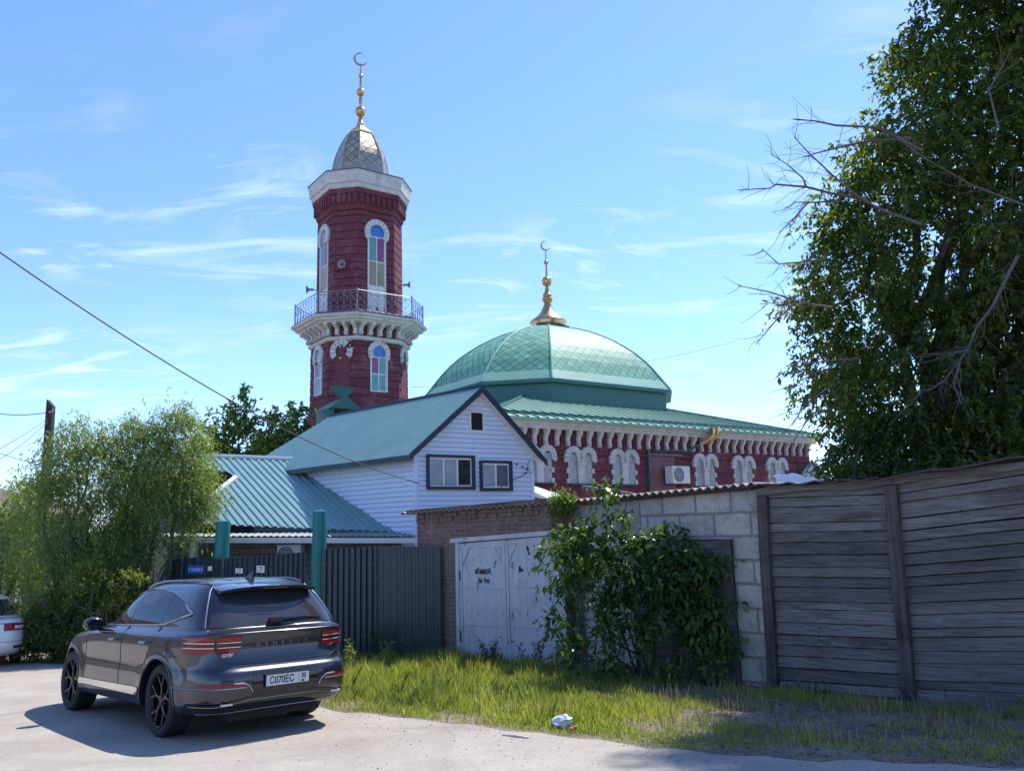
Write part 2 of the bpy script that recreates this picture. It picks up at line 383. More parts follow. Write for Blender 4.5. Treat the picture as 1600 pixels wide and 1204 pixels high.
def planeframe(a, b, c):
    """O=a, U along a->b, V in plane towards c, N"""
    a, b, c = Vector(a), Vector(b), Vector(c); U = (b - a).normalized(); n = U.cross(c - a).normalized(); return a, U, n.cross(U).normalized(), n
def to2(p, O, U, V): d = Vector(p) - O; return (d.dot(U), d.dot(V))
def corr_roof(name, pts, mat, parent, pitch=0.2, h=0.03, kind='trap', base=None, smooth=False):
    """corrugated sheet over a planar polygon; first edge is the eave, ribs run upslope"""
    O, U, V, n = planeframe(pts[0], pts[1], pts[2])
    if n.z < 0: n = -n
    pl = [to2(p, O, U, V) for p in pts]
    mb = MB(); us = [q[0] for q in pl]
    profiled(mb, pl, O, U, V, n, corr_segs(min(us) - 0.01, max(us), pitch, h, kind), 0, 'seam' if kind == 'seam' else 0)
    return mb.build(name, [mat, m_seam] if kind == 'seam' else mat, parent)
def sidewall(mb, pts, pitch=0.22, t=0.022, mi=0):
    """lapped siding; pts: polygon on a vertical plane, first edge horizontal direction"""
    O = Vector(pts[0]); U = Vector(pts[1]) - O; U.z = 0; U.normalize(); V = Vector((0, 0, 1)); n = U.cross(V)
    pl = [((Vector(p) - O).dot(U), p[2]) for p in pts]; O2 = Vector((O.x, O.y, 0))
    z0 = min(q[1] for q in pl); z1 = max(q[1] for q in pl); z = z0
    while z < z1:
        profiled(mb, pl, O2, U, V, n, [(z, t, z + pitch - .016, 0.004), (z + pitch - .016, 0.004, z + pitch - .014, -.022), (z + pitch - .014, -.022, z + pitch, -.022)], 1, mi)
        lip(mb, pl, O2, U, V, n, z + 2e-4, -.022, t, 1, mi); z += pitch
    return O, U, n
Zv = Vector((0, 0, 1))
# ------------------------------------------------------------------ ground and road
def sheet(name, mat, poly=None, xs=None, ys=None, dz=0.0, amp=0.0):
    mb = MB()
    rows = [[(x, y, G(x, y) + dz + amp * vnoise(x, y)) for x in xs] for y in ys]
    mb.grid(rows); return mb.build(name, mat)
xs = [-500, -200, -80] + [-40 + i * 1.0 for i in range(81)] + [80, 200, 500]
ys = [-60, -20] + [-6 + i * 1.0 for i in range(37)] + [40, 60, 100, 300, 900]
struct(sheet('ground', m_soil, xs=xs, ys=ys))
edge = [(-60, 30.0), (-30, 24.5)] + [tuple(GP(a, b)[:2]) for a, b in ((0, 1036), (60, 1034), (110, 1040), (300, 1062), (420, 1085), (515, 1109), (640, 1122), (760, 1136), (880, 1150), (1000, 1166), (1100, 1176), (1250, 1186), (1450, 1194), (1600, 1200))] + [(9, 5.6), (40, -6)]
mb = MB(); ex_ = [e[0] for e in edge]; ey_ = [e[1] for e in edge]
rx = np.linspace(-40, 12, 261)
rows = []
for k in range(14):
    f = k / 13; r_ = []
    for x in rx:
        ye = np.interp(x, ex_, ey_) + 0.07 * vnoise(x, 3.3, 3) + 0.05 * math.sin(x * 9.1)
        y0 = -6.0; y = y0 + (ye - y0) * f; r_.append((x, y, G(x, y) + 0.005))
    rows.append(r_)
# roads thicken only a few mm above the soil; split long rows so the sheet follows the slope
mb.grid(rows); struct(mb.build('road', m_road))
def road_y(x): return float(np.interp(x, ex_, ey_))
# ================================================================== MOSQUE
class Fr:
    """wall frame: u along the wall, z up, d outward"""
    def __init__(s, O, e): s.O = Vector((O[0], O[1], 0)); s.e = Vector((e[0], e[1], 0)).normalized(); s.n = s.e.cross(Zv)
    def __call__(s, u, z, d=0.0): return s.O + s.e * u + Zv * z + s.n * d
    def u(s, p): return (Vector(p) - s.O).dot(s.e)
    def px(s, a, b):
        q = onwall(a, b, s.O, s.e); return s.u(q), q.z
    def ax(s): return (s.e, s.n, Zv)
def fbox(mb, F, u0_, u1_, z0, z1, d0, d1, mi=0):
    mb.hexa([F(u0_, z0, d0), F(u0_, z0, d1), F(u1_, z0, d1), F(u1_, z0, d0)][::-1], [F(u0_, z1, d0), F(u0_, z1, d1), F(u1_, z1, d1), F(u1_, z1, d0)][::-1], mi)
def arch_ring(mb, F, u, z, ri, ro, d0, d1, n=9, a0=-28, gap=0.10, mi=0, skip=(), feet=True):
    A0 = R(a0); A1 = math.pi - A0; st = (A1 - A0) / n
    for k in range(n):
        if k in skip: continue
        a = A0 + st * (k + gap / 2); b = A0 + st * (k + 1 - gap / 2); rr = ro * (1.0 if k not in (0, n - 1) else 1.03)
        q = [(ri * math.cos(t), ri * math.sin(t)) for t in (a, (a + b) / 2, b)] + [(rr * math.cos(t), rr * math.sin(t)) for t in (b, (a + b) / 2, a)]
        mb.hexa([F(u + x, z + y, d0) for x, y in q], [F(u + x, z + y, d1) for x, y in q], mi)
def disc_fill(mb, F, u, z, r, d, a0=-28, mi=0, zb=None):
    q = [(r * math.cos(t), r * math.sin(t)) for t in np.linspace(R(a0), math.pi - R(a0), 17)]
    mb.poly([F(u + x, z + y, d) for x, y in q], mi)
mW = Vector(P(815, 652, 33)); AZ = R(35.5); me_ = Vector((math.cos(AZ), math.sin(AZ), 0))
K = onwall(768, 648, mW, me_); EZ = mW.z            # left corner of the long wall; eave height
Rr = onwall(1262, 683, mW, me_); F0 = Fr(K, me_); WL = F0.u(Rr); DP = 18.0
g0 = G(0, 33)
mosque = thing('mosque', 'dark red brick mosque with white brackets, pale green hipped roof and broad green diamond-tiled dome', 'mosque', tuple(F0(WL / 2, g0, -DP / 2)))
def zat(F, px_, py_): return F.px(px_, py_)[1]
zcb = zat(F0, 1040, 684) ; 
# walls with rusticated bands
def band_wall(name, F, L, z0, z1, pitch, parent, mat, gr=0.035, gh=0.055, th=0.0):
    mb = MB(); z = z0
    while z < z1 - 0.01:
        zt = min(z + pitch, z1)
        mb.poly([F(0, z, 0), F(L, z, 0), F(L, zt - gh, 0), F(0, zt - gh, 0)])
        mb.poly([F(0, zt - gh, 0), F(L, zt - gh, 0), F(L, zt - gh, -gr), F(0, zt - gh, -gr)])
        mb.poly([F(0, zt - gh, -gr), F(L, zt - gh, -gr), F(L, zt, -gr), F(0, zt, -gr)])
        mb.poly([F(0, zt, -gr), F(L, zt, -gr), F(L, zt, 0), F(0, zt, 0)])
        z = zt
    return mb.build(name, mat, parent)
zw = EZ - 0.42
band_wall('wall', F0, WL, g0 - 0.2, zw, 0.62, mosque, m_redbrick)
mb = MB(); q = [F0(0, 0, 0), F0(WL, 0, 0), F0(WL, 0, -DP), F0(0, 0, -DP)]
for i in (1, 2, 3):
    a, b = q[i], q[(i + 1) % 4]; mb.poly([(a.x, a.y, g0 - .2), (b.x, b.y, g0 - .2), (b.x, b.y, zw), (a.x, a.y, zw)])
mb.build('wall', m_redbrick, mosque)
# white cornice in two steps, all round
mb = MB()
def ring(mb, F, L, D, z0, z1, o, mi=0):
    fbox(mb, F, -o, L + o, z0, z1, 0.0, o, mi); fbox(mb, F, -o, L + o, z0, z1, -D - o, -D, mi)
    fbox(mb, F, -o, 0, z0, z1, -D, 0, mi); fbox(mb, F, L, L + o, z0, z1, -D, 0, mi)
ring(mb, F0, WL, DP, zw, zw + 0.13, 0.28); ring(mb, F0, WL, DP, zw + 0.13, zw + 0.26, 0.36); ring(mb, F0, WL, DP, zw + 0.26, EZ - 0.06, 0.46)
mb.build('cornice', m_white, mosque)
mb = MB(); fbox(mb, F0, 0.0, WL, zw - 0.95, zw - 0.88, 0.002, 0.07); fbox(mb, F0, 0.0, WL, zw - 0.22, zw - 0.14, 0.002, 0.05)
z3 = zat(F0, 870, 760); fbox(mb, F0, 0.0, WL, z3 - 0.35, z3 - 0.25, 0.002, 0.08); mb.build('string_course', m_redbrick, mosque)
# S-shaped brackets
def corbel_mesh(F, u, zt, h, w_, dpt, name, mat, parent):
    prof = [(0.0, 0.0), (dpt, 0.0), (dpt * 1.0, -0.18 * h), (dpt * .78, -0.30 * h), (dpt * .45, -0.48 * h), (dpt * .40, -0.68 * h), (dpt * .52, -0.82 * h), (dpt * .42, -0.97 * h), (0.0, -1.0 * h)]
    mb = MB(); mb.hexa([F(u - w_ / 2, zt + z, d) for d, z in prof], [F(u + w_ / 2, zt + z, d) for d, z in prof])
    return mb.build(name, mat, parent)
nC = 35; h = 0.66
c0 = corbel_mesh(F0, 0.28, zw - 0.001, h, 0.145, 0.30, 'corbel', m_white, mosque)
for k in range(1, nC):
    c = c0.copy(); COL.objects.link(c); c.parent = mosque; c.location = F0.e * ((WL - 0.56) * k / (nC - 1))
# little dark slots between brackets
mb = MB(); u = 0.28 + (WL - 0.56) * .5 / (nC - 1); fbox(mb, F0, u - 0.035, u + 0.035, zw - 0.62, zw - 0.24, 0.003, 0.05); d0_ = mb.build('dentil', m_redbrick, mosque)
for k in range(1, nC - 1):
    c = d0_.copy(); COL.objects.link(c); c.parent = mosque; c.location = F0.e * ((WL - 0.56) * k / (nC - 1))
# hipped roof
ov = 0.62; ins = 7.2; sl_ = math.tan(R(17.5)); ze = EZ - 0.05
lo = [F0(-ov, ze, ov), F0(WL + ov, ze, ov), F0(WL + ov, ze, -DP - ov), F0(-ov, ze, -DP - ov)]
hi = [F0(-ov + ins, ze + ins * sl_, ov - ins), F0(WL + ov - ins, ze + ins * sl_, ov - ins), F0(WL + ov - ins, ze + ins * sl_, -DP - ov + ins), F0(-ov + ins, ze + ins * sl_, -DP - ov + ins)]
for i in range(4):
    j = (i + 1) % 4; corr_roof('roof', [lo[i], lo[j], hi[j], hi[i]], m_mint, mosque, 0.50, 0.045, 'seam')
mb = MB(); ring(mb, F0, WL, DP, ze - 0.09, ze - 0.012, ov - 0.02); mb.build('eave_trim', m_mint, mosque)
mb = MB()
for i in range(4):
    j = (i + 1) % 4; f = 0.09
    a = lo[i].lerp(hi[i], f); b = lo[j].lerp(hi[j], f); n_ = (lo[j] - lo[i]).cross(Zv).normalized()
    mb.hexa([a, b, b + n_ * 0.05, a + n_ * 0.05], [a + Zv * 0.13, b + Zv * 0.13, b + Zv * 0.13 + n_ * 0.05, a + Zv * 0.13 + n_ * 0.05])
    mb.tube([lo[i] + Zv * 0.03, hi[i] + Zv * 0.05], 0.07, 6)
mb.build('roof_gutter', m_drum, mosque)
# drum and dome on a square with cut corners
DIN = 4.7
Dl = F0(0, 0, -DIN)
v1 = onwall(863, 600, Dl, me_); v2 = onwall(1048, 610, Dl, me_)
u1 = F0.u(v1); u2 = F0.u(v2); LA = u2 - u1
chd = (me_ * -1 + F0.n * -1).normalized()
v0 = onwall(752, 600, v1, chd); CB = (Vector((v0.x, v0.y)) - Vector((v1.x, v1.y))).length
CB = min(max(CB, 2.6), 5.5)
inw = F0.n * -1; v7 = onwall(663, 612, v0, inw); LB2 = (Vector((v7.x, v7.y)) - Vector((v0.x, v0.y))).length; LB2 = min(max(LB2, 2.5), LA); HH = LB2 / 2 + CB / math.sqrt(2); DA = (LA, LB2); print('LB2', LB2)
DC = F0((u1 + u2) / 2, 0, -DIN - HH)
def octv(c, A, B, e, n, z, sc=1.0):
    A, A2 = A if isinstance(A, tuple) else (A, A); H = A2 / 2 + B / math.sqrt(2); H2 = A / 2 + B / math.sqrt(2)
    q = [(-A / 2, H), (A / 2, H), (H2, A2 / 2), (H2, -A2 / 2), (A / 2, -H), (-A / 2, -H), (-H2, -A2 / 2), (-H2, A2 / 2)]
    return [Vector((c.x, c.y, z)) + e * x * sc + n * y * sc for x, y in q]
def octloft(rows, c, A, B, e, n, cap=True, mi=0, mb=None, uvs=True):
    """rows = (scale, z)"""
    mb = mb or MB(); arc = 0; H = (A[0] if isinstance(A, tuple) else A) / 2 + B / math.sqrt(2)
    for k, ((s0, z0), (s1, z1)) in enumerate(zip(rows, rows[1:])):
        a = octv(c, A, B, e, n, z0, s0); b = octv(c, A, B, e, n, z1, s1); L = math.hypot((s1 - s0) * H, z1 - z0)
        for i in range(8):
            j = (i + 1) % 8; l0 = (a[j] - a[i]).length; l1 = (b[j] - b[i]).length
            mb.poly([a[i], a[j], b[j], b[i]], mi, [(-l0 / 2, arc), (l0 / 2, arc), (l1 / 2, arc + L), (-l1 / 2, arc + L)])
        arc += L
    if cap:
        mb.poly(octv(c, A, B, e, n, rows[-1][1], rows[-1][0]), mi); mb.poly(octv(c, A, B, e, n, rows[0][1], rows[0][0])[::-1], mi)
    return mb
ez_ = P(863, 588, v1.y).z; tz = P(857, 512, DC.y).z; dz = tz - ez_
print('mosque', 'WL', WL, 'LA', LA, 'CB', CB, 'DC', DC, 'ez', ez_, 'tz', tz, 'EZ', EZ)
sc0 = (HH - 0.22) / HH
octloft([(sc0, ez_ - 1.75), (sc0, ez_ - 0.2)], DC, DA, CB, F0.e, F0.n).build('drum', m_drum, mosque)
octloft([(1.0, ez_ - 0.26), (1.008, ez_ - 0.24), (1.008, ez_ - 0.06)], DC, DA, CB, F0.e, F0.n).build('dome_rim', m_drum, mosque)
prof = [(1.0, 0.0), (.975, .055), (.945, .12), (.91, .20), (.86, .31), (.80, .42), (.73, .53), (.65, .63), (.56, .73), (.46, .82), (.36, .895), (.26, .95), (.17, .985)]
skirt = [(s * 1.0, ez_ - 0.05 + dz * h_) for s, h_ in prof[:3]]
octloft(skirt, DC, DA, CB, F0.e, F0.n, False).build('dome_skirt', m_mint, mosque)
dome = octloft([(s, ez_ - 0.05 + dz * h_) for s, h_ in prof[2:]], DC, DA, CB, F0.e, F0.n).build('dome', m_lattice, mosque)
mb = MB()
for i in range(8): mb.tube([octv(DC, DA, CB, F0.e, F0.n, ez_ - 0.03 + dz * h_, s)[i] for s, h_ in prof], 0.05, 5)
mb.build('dome_rib', m_mint, dome)
ft = ez_ + dz
pm = (DC - CAM).length / FPX * 1.0     # metres per photo pixel at the dome centre
def zc(py): return P(855, py, DC.y).z
octloft([(.185, ft - .22), (.185, ft - .02), (.155, ft + .0), (.15, ft + .1)], DC, DA, CB, F0.e, F0.n).build('dome_cap', m_drum, mosque)
def finial(c, rows, cr, parent, oct_base=None, tilt=0.0):
    """rows=(radius px, photo y, z fn) turned metal; crescent on top"""
    mb = MB(); mb.lathe(Vector((c.x, c.y, 0)), rows, 16)
    f = mb.build('finial', m_gold, parent, smooth=True)
    (zc_, ro) = cr; mb = MB(); n = 18; e = Vector((1, 0.15, 0)).normalized(); o = Vector((c.x, c.y, zc_)); back = Vector((0.15, -1, 0)).normalized()
    po = []; pi_ = []
    for k in range(n + 1):
        t = R(75) + R(290) * 0 + (R(345) - R(75)) * k / n; po.append((ro * math.cos(t), ro * math.sin(t)))
        f_ = k / n; th = ro * 0.30 * math.sin(math.pi * f_) ** 0.8 + 0.004; pi_.append(((ro - th) * math.cos(t), (ro - th) * math.sin(t)))
    for k in range(n):
        qd = [po[k], po[k + 1], pi_[k + 1], pi_[k]]
        mb.hexa([o + e * x + Zv * y - back * 0.03 for x, y in qd], [o + e * x + Zv * y + back * 0.03 for x, y in qd])
    mb.build('crescent', m_gold, f)
    return f
def ballrow(r, y, n=5, zf=None):
    return [(r * math.sin(math.pi * (k + .5) / n), zf(y) - r * math.cos(math.pi * (k + .5) / n)) for k in range(n)]
rows = [(28 * pm, zc(511)), (30 * pm, zc(505)), (29 * pm, zc(502)), (20 * pm, zc(496)), (12 * pm, zc(488)), (7 * pm, zc(478)), (5 * pm, zc(474)), (8.5 * pm, zc(470)), (9 * pm, zc(467)), (7 * pm, zc(464)), (8 * pm, zc(461)), (4 * pm, zc(456)), (3 * pm, zc(450))] + ballrow(8.5 * pm, 440, 6, zc) + [(2 * pm, zc(430)), (1.5 * pm, zc(416))] + ballrow(4.2 * pm, 410, 5, zc) + [(1.1 * pm, zc(404)), (0.8 * pm, zc(392))]
finial(DC, rows, (zc(384), 8.3 * pm), mosque)
# windows in pairs
def mosque_pair(pxc, name='window', w1=None):
    u, zt = F0.px(pxc, 700); 
    zsp = F0(0, 0, 0).z; zs = zat(F0, pxc, 719 + (pxc - 905) * 0.035); ztop = zat(F0, pxc, 697.5 + (pxc - 905) * 0.055); zb = zat(F0, pxc, 755 + (pxc - 905) * 0.02)
    ro = 0.45; ri = 0.20; off = 0.40
    zs = ztop - ro
    mb = MB()
    fr = None
    for s in (-1, 1):
        fbox(mb, F0, u + s * off - 0.24, u + s * off + 0.24, zb, zs + 0.0, -0.02, 0.02)
    wn_ = mb.build(name, m_curtain, mosque)
    for s in (-1, 1): mb = MB(); disc_fill(mb, F0, u + s * off, zs, 0.2, 0.022); mb.build('arch_pane', m_curtain, wn_)
    for s in (-1, 1):
        mb = MB(); arch_ring(mb, F0, u + s * off, zs, ri, ro, 0.0, 0.13, 9, -30); mb.build('arch', m_white, wn_)
    mb = MB(); fbox(mb, F0, u - 0.165, u + 0.165, zb, zs - 0.12, 0.002, 0.12); fbox(mb, F0, u - 0.2, u + 0.2, zs - 0.34, zs - 0.2, 0.1, 0.16)
    mb.build('pilaster', m_white, wn_)
    for s in (-1, 1):
        z = zb
        while z < zs - 0.3:
            mb = MB(); fbox(mb, F0, u + s * (off + 0.27) - 0.07, u + s * (off + 0.27) + 0.07, z, min(z + 0.2, zs - 0.2), 0.002, 0.07); z += 0.42; mb.build('quoin', m_white, wn_)
    mb = MB()
    for s in (-1, 1):
        for k in range(4): 
            x = u + s * off + (k - 1.5) * 0.085; mb.tube([F0(x, zb, 0.07), F0(x, zs + 0.05, 0.07)], 0.009, 4)
        for k in range(4):
            zz_ = zb + 0.15 + k * (zs - zb) / 4; mb.tube([F0(u + s * off - 0.16, zz_, 0.07), F0(u + s * off, zz_ + 0.1, 0.075), F0(u + s * off + 0.16, zz_, 0.07)], 0.009, 4)
    mb.build('grille', m_white, wn_)
    mb = MB(); fbox(mb, F0, u - 0.65, u + 0.65, zb - 0.07, zb, 0.0, 0.14); mb.build('sill', m_trim, wn_)
for x in (841, 905, 973, 1099, 1158, 1210): mosque_pair(x)
# red door with green frame and wall pipe
ua, za = F0.px(1012, 708); ub, zb_ = F0.px(1052, 711)
mb = MB(); fbox(mb, F0, ua, ub, za - 2.6, za - 0.12, 0.003, 0.05); d_ = mb.build('door', plain('plum_door', (0.22, 0.075, 0.095), 0.6), mosque)
mb = MB(); fbox(mb, F0, ua - 0.1, ua - 0.02, za - 2.6, za, 0.003, 0.09); fbox(mb, F0, ua - 0.1, ub + 0.5, za - 0.08, za, 0.003, 0.09); fbox(mb, F0, (ua + ub) / 2 - 0.015, (ua + ub) / 2 + 0.015, za - 2.6, za - 0.14, 0.05, 0.06)
mb.build('door_frame', m_drum, d_)
# gilt water spout hanging from the eave
u, z = F0.px(1100, 668)
mb = MB(); p0 = F0(u, ze - 0.02, ov + 0.05)
mb.tube([p0 + Zv * 0.12, p0 - Zv * 0.1, p0 - Zv * 0.32 - F0.e * 0.08, p0 - Zv * 0.5 - F0.e * 0.32 - F0.n * .2, p0 - Zv * 0.68 - F0.e * 0.62 - F0.n * .45], [0.22, 0.26, 0.16, 0.12, 0.09], 10)
mb.build('water_spout', m_gold, mosque, smooth=True)
mb = MB(); e0 = p0 - Zv * 0.68 - F0.e * 0.62 - F0.n * .45
mb.tube([e0, e0 - Zv * 0.12 - F0.e * 0.3 - F0.n * 0.05, F0(F0.u(e0) - 0.75, e0.z - 0.32, 0.09), F0(ua - 0.06, e0.z - 0.36, 0.1), F0(ua - 0.06, g0, 0.1)], 0.055, 8)
mb.build('drainpipe', m_drum, mosque)
# outdoor unit on brackets
def ac_unit(F, ul, ur, zb, zt, d0, dp, label, grp=None):
    t_ = thing('air_conditioner', label, 'air conditioner', tuple(F((ul + ur) / 2, zb, d0 + dp / 2)))
    mb = MB(); fbox(mb, F, ul, ur, zb, zt, d0, d0 + dp); mb.build('casing', m_whitecl, t_)
    c = ul + (ur - ul) * 0.36; r_ = min((zt - zb) * 0.43, (ur - ul) * .33); zc_ = (zt + zb) / 2
    mb = MB(); mb.poly([F(c + r_ * math.cos(a), zc_ + r_ * math.sin(a), d0 + dp + 0.003) for a in np.linspace(0, 2 * math.pi, 24, endpoint=False)]); mb.build('fan_opening', plain('fan_grey', (0.12, 0.13, 0.14), 0.6), t_)
    mb = MB()
    for k in range(1, 5):
        mb.tube([F(c + r_ * k / 4 * math.cos(a), zc_ + r_ * k / 4 * math.sin(a), d0 + dp + 0.012) for a in np.linspace(0, 2 * math.pi, 25)], 0.008, 4, cap=False)
    for a in range(8): mb.tube([F(c, zc_, d0 + dp + 0.014), F(c + r_ * math.cos(a * .785), zc_ + r_ * math.sin(a * .785), d0 + dp + 0.014)], 0.006, 4)
    mb.build('fan_grille', m_whitecl, t_)
    mb = MB(); fbox(mb, F, ul + .05, ul + .1, zb - .06, zb - 0.002, 0.0, d0 + dp); fbox(mb, F, ur - .1, ur - .05, zb - .06, zb - .002, 0.0, d0 + dp); mb.build('bracket', m_iron, t_)
ul, zt_ = F0.px(1035, 729); ur, _ = F0.px(1062, 731); zb2 = zat(F0, 1055, 756)
ac_unit(F0, ul, ur, zb2, zt_, 0.15, 0.45, 'white air conditioner box on the red mosque wall beside the plum door')
# ================================================================== MINARET
TY = 41.0; tC = P(562, 500, TY); tC.z = 0; te = F0.e; tn = F0.n
def zt(py, px_=562): return P(px_, py, TY).z
tpm = math.hypot(tC.x, tC.y) / FPX * 1.015
def toct(rows, mat, name, parent, mi=0, **kw):
    """rows=(silhouette width px, z)"""
    A1 = 1 / 2.2; B1 = 0.68 / 2.2
    return octloft([(w_ * tpm, z) for w_, z in rows], tC, A1, B1, te, tn, **kw).build(name, mat, parent)
minaret = thing('minaret', 'tall red brick minaret with white ringed balcony and faded gold cupola, left of the dome', 'minaret', (tC.x, tC.y, G(0, 41)))
def bands(w0, z0, w1, z1, pitch=0.40, g=0.05, gi=4.0):
    rows = []; z = z0; 
    while z < z1 - 1e-3:
        zt_ = min(z + pitch, z1); wa = w0 + (w1 - w0) * (z - z0) / (z1 - z0); wb = w0 + (w1 - w0) * (zt_ - z0) / (z1 - z0)
        rows += [(wa, z), (wb, zt_ - g), (wb - gi, zt_ - g + .002), (wb - gi, zt_ - .002)]; z = zt_
    return rows
zbal = zt(515, 460); zring = zt(549, 488)
toct([(166, G(0, 41) - 0.3), (166, zt(655)), (152, zt(648)), (149.5, zt(642))] + bands(149, zt(640), 147, zring - 0.001), m_redbrick, 'lower_shaft', minaret)
toct([(150, zring), (156, zring + .06), (157, zring + .16), (150, zring + .22)], m_white, 'string_course', minaret)
toct([(146, zring + .2), (146, zbal - 0.5)], m_redbrick, 'bracket_course', minaret)
toct([(150, zbal - 0.40), (184, zbal - .36), (186, zbal - .30), (196, zbal - .26), (198, zbal - .18), (207, zbal - .12), (209, zbal - 0.02), (203, zbal)], m_white, 'balcony', minaret)
toct([(207, zbal + .003), (207, zbal + 0.03)], m_iron, 'balcony_floor', minaret)
zsh = zt(352, 497)
toct(bands(133, zbal + 0.03, 131.5, zsh), m_redbrick, 'upper_shaft', minaret)
toct([(133, zsh), (137, zsh + .1), (137, zsh + .25), (141, zsh + .27), (141, zsh + .75), (147, zsh + .8), (149, zt(322, 492) - 0.02)], m_redbrick, 'frieze', minaret)
zco = zt(322, 492); zct = zt(299, 481)
toct([(149, zco - .02), (152, zco + .06), (153, zco + .2), (158, zco + .23), (159, zco + .42), (162, zct - .1), (163, zct)], m_white, 'cornice', minaret)
toct([(165, zct + .003), (165, zct + .05), (96, zct + .16)], m_iron, 'cornice_cover', minaret)
def faces(w_):
    """frames of the eight faces at silhouette width w_ px: (frame, length, is_long)"""
    v = octv(tC, 1 / 2.2, .68 / 2.2, te, tn, 0, w_ * tpm); r = []
    for i in range(8):
        a, b = v[i], v[(i + 1) % 8]; d = b - a; F = Fr((a + b) / 2, d)
        if F.n.dot((a + b) / 2 - tC) < 0: F = Fr((a + b) / 2, -d)
        r.append((F, d.length, i % 2 == 0))
    return r
# dentils of the frieze
mb = MB()
for F, L, lg in faces(141):
    n = 7 if lg else 5
    for k in range(n):
        u = (k + .5) / n * L - L / 2; fbox(mb, F, u - .07, u + .07, zsh + .3, zsh + .74, -.02, .09)
mb.build('dentil', m_redbrick, minaret)
for F, L, lg in faces(146):
    n = 5 if lg else 4
    for k in range(n):
        u = ((k + .5) / n - .5) * (L + .35)
        corbel_mesh(F, u, zbal - 0.37, zbal - .37 - zring - .24, 0.17, 0.60, 'corbel', m_white, minaret)
# railing
mb = MB(); zr = zbal + 1.08
for F, L, lg in faces(196):
    L2 = L
    mb.tube([F(-L2 / 2, zr, 0), F(L2 / 2, zr, 0)], .024, 5); mb.tube([F(-L2 / 2, zr - .14, 0), F(L2 / 2, zr - .14, 0)], .016, 4); mb.tube([F(-L2 / 2, zbal + .1, 0), F(L2 / 2, zbal + .1, 0)], .022, 4)
    mb.tube([F(-L2 / 2, zbal, 0), F(-L2 / 2, zr + .1, 0)], .035, 6)
    n = 8 if lg else 6; st = L2 / n
    for k in range(n):
        a = -L2 / 2 + k * st; b = a + st
        if k: mb.tube([F(a, zbal + .03, 0), F(a, zr, 0)], .010, 4)
        mb.tube([F(a, zbal + .42, 0), F(b, zr - .14, 0)], .009, 4); mb.tube([F(b, zbal + .42, 0), F(a, zr - .14, 0)], .009, 4)
        c = (a + b) / 2; mb.tube([F(c + .11 * math.cos(t), zbal + .26 + .13 * math.sin(t), 0) for t in np.linspace(0, 6.28, 9)], .012, 4, cap=False)
mb.build('railing', m_rail, minaret)
# windows of the shaft
def tower_window(F, u, ztop, zbot, hw, ro, style, deep=0.10, door=False):
    zs = ztop - ro; ri = ro * 0.58
    mb = MB(); fbox(mb, F, u - hw, u + hw, zbot, zs + .05, -.05, .012); w_ = mb.build('door' if door else 'window', m_whitecl, minaret)
    cols = style
    mb = MB(); disc_fill(mb, F, u, zs, ri, .015, -35); mb.build('arch_pane', cols[0], w_)
    if len(cols) > 1:
        z0 = zbot + ((ztop - zbot) * .33 if door else .06); z1 = zs - ri * .72; zm = (z0 + z1) / 2
        k = 1
        for (a, b) in ((z0, zm - .03), (zm + .03, z1)):
            for s in (-1, 1):
                mb = MB(); fbox(mb, F, u + (0.03 if s > 0 else -hw + .07), u + (hw - .07 if s > 0 else -.03), a, b, .012, .022); mb.build('pane', cols[k], w_); k += 1
        if door:
            mb = MB()
            for s in (-1, 1): fbox(mb, F, u + s * hw / 2 - hw * .36, u + s * hw / 2 + hw * .36, zbot + .1, z0 - .1, .012, .03)
            mb.build('door_panel', m_whitecl, w_)
    mb = MB(); arch_ring(mb, F, u, zs, ri, ro, 0.0, deep, 11, -42, .08); mb.build('arch', m_white, w_)
    mb = MB()
    for s in (-1, 1): fbox(mb, F, u + s * hw - .03, u + s * hw + .03, zbot, zs - ri * .7, .0, .06)
    mb.build('frame', m_whitecl, w_)
fu = faces(132); fl_ = faces(148)
zU = zt(361, 588) ; 
hwU = 0.46
for i, (F, L, lg) in enumerate(fu):
    if lg: tower_window(F, 0, zt(362), zbal + .04, hwU, .66, [m_gblue if i == 0 else m_curtain, m_gamber, m_gamber, m_ggreen, m_gred], door=True)
for i, (F, L, lg) in enumerate(fl_):
    if lg: tower_window(F, 0, zt(546), zt(622), .42, .58, [m_gblue if i == 0 else m_curtain, m_ggreen, m_ggreen, m_gred, m_ggreen])
    else:
        mb = MB(); broken = F.n.dot(Vector((-.16, -.98, 0))) > .8
        arch_ring(mb, F, 0 if not broken else -.05, zt(546) - .55, .30, .56, 0.0, .10, 9, -42, .12, skip=(2,) if broken else ()); mb.build('blind_arch', m_white, minaret)
        mb = MB(); fbox(mb, F, -.36, .36, zt(622), zt(546) - .8, .0, .012); disc_fill(mb, F, 0, zt(546) - .55, .3, .012, -40); mb.build('blind_niche', plain('flat_red_plaster', (0.18, 0.045, 0.062), .8), minaret)
        if broken:
            mb = MB()
            for k in range(46):
                u = random.gauss(.32, .22); z = zring - .05 + random.gauss(-.05, .3); s = random.uniform(.03, .11)
                mb.box(F(u, z, .03), (s, .08, s * .8), (F.e, F.n, Zv), mi=k % 3 == 0)
            mb.build('flaking_plaster', [m_redbrick, m_white], minaret)
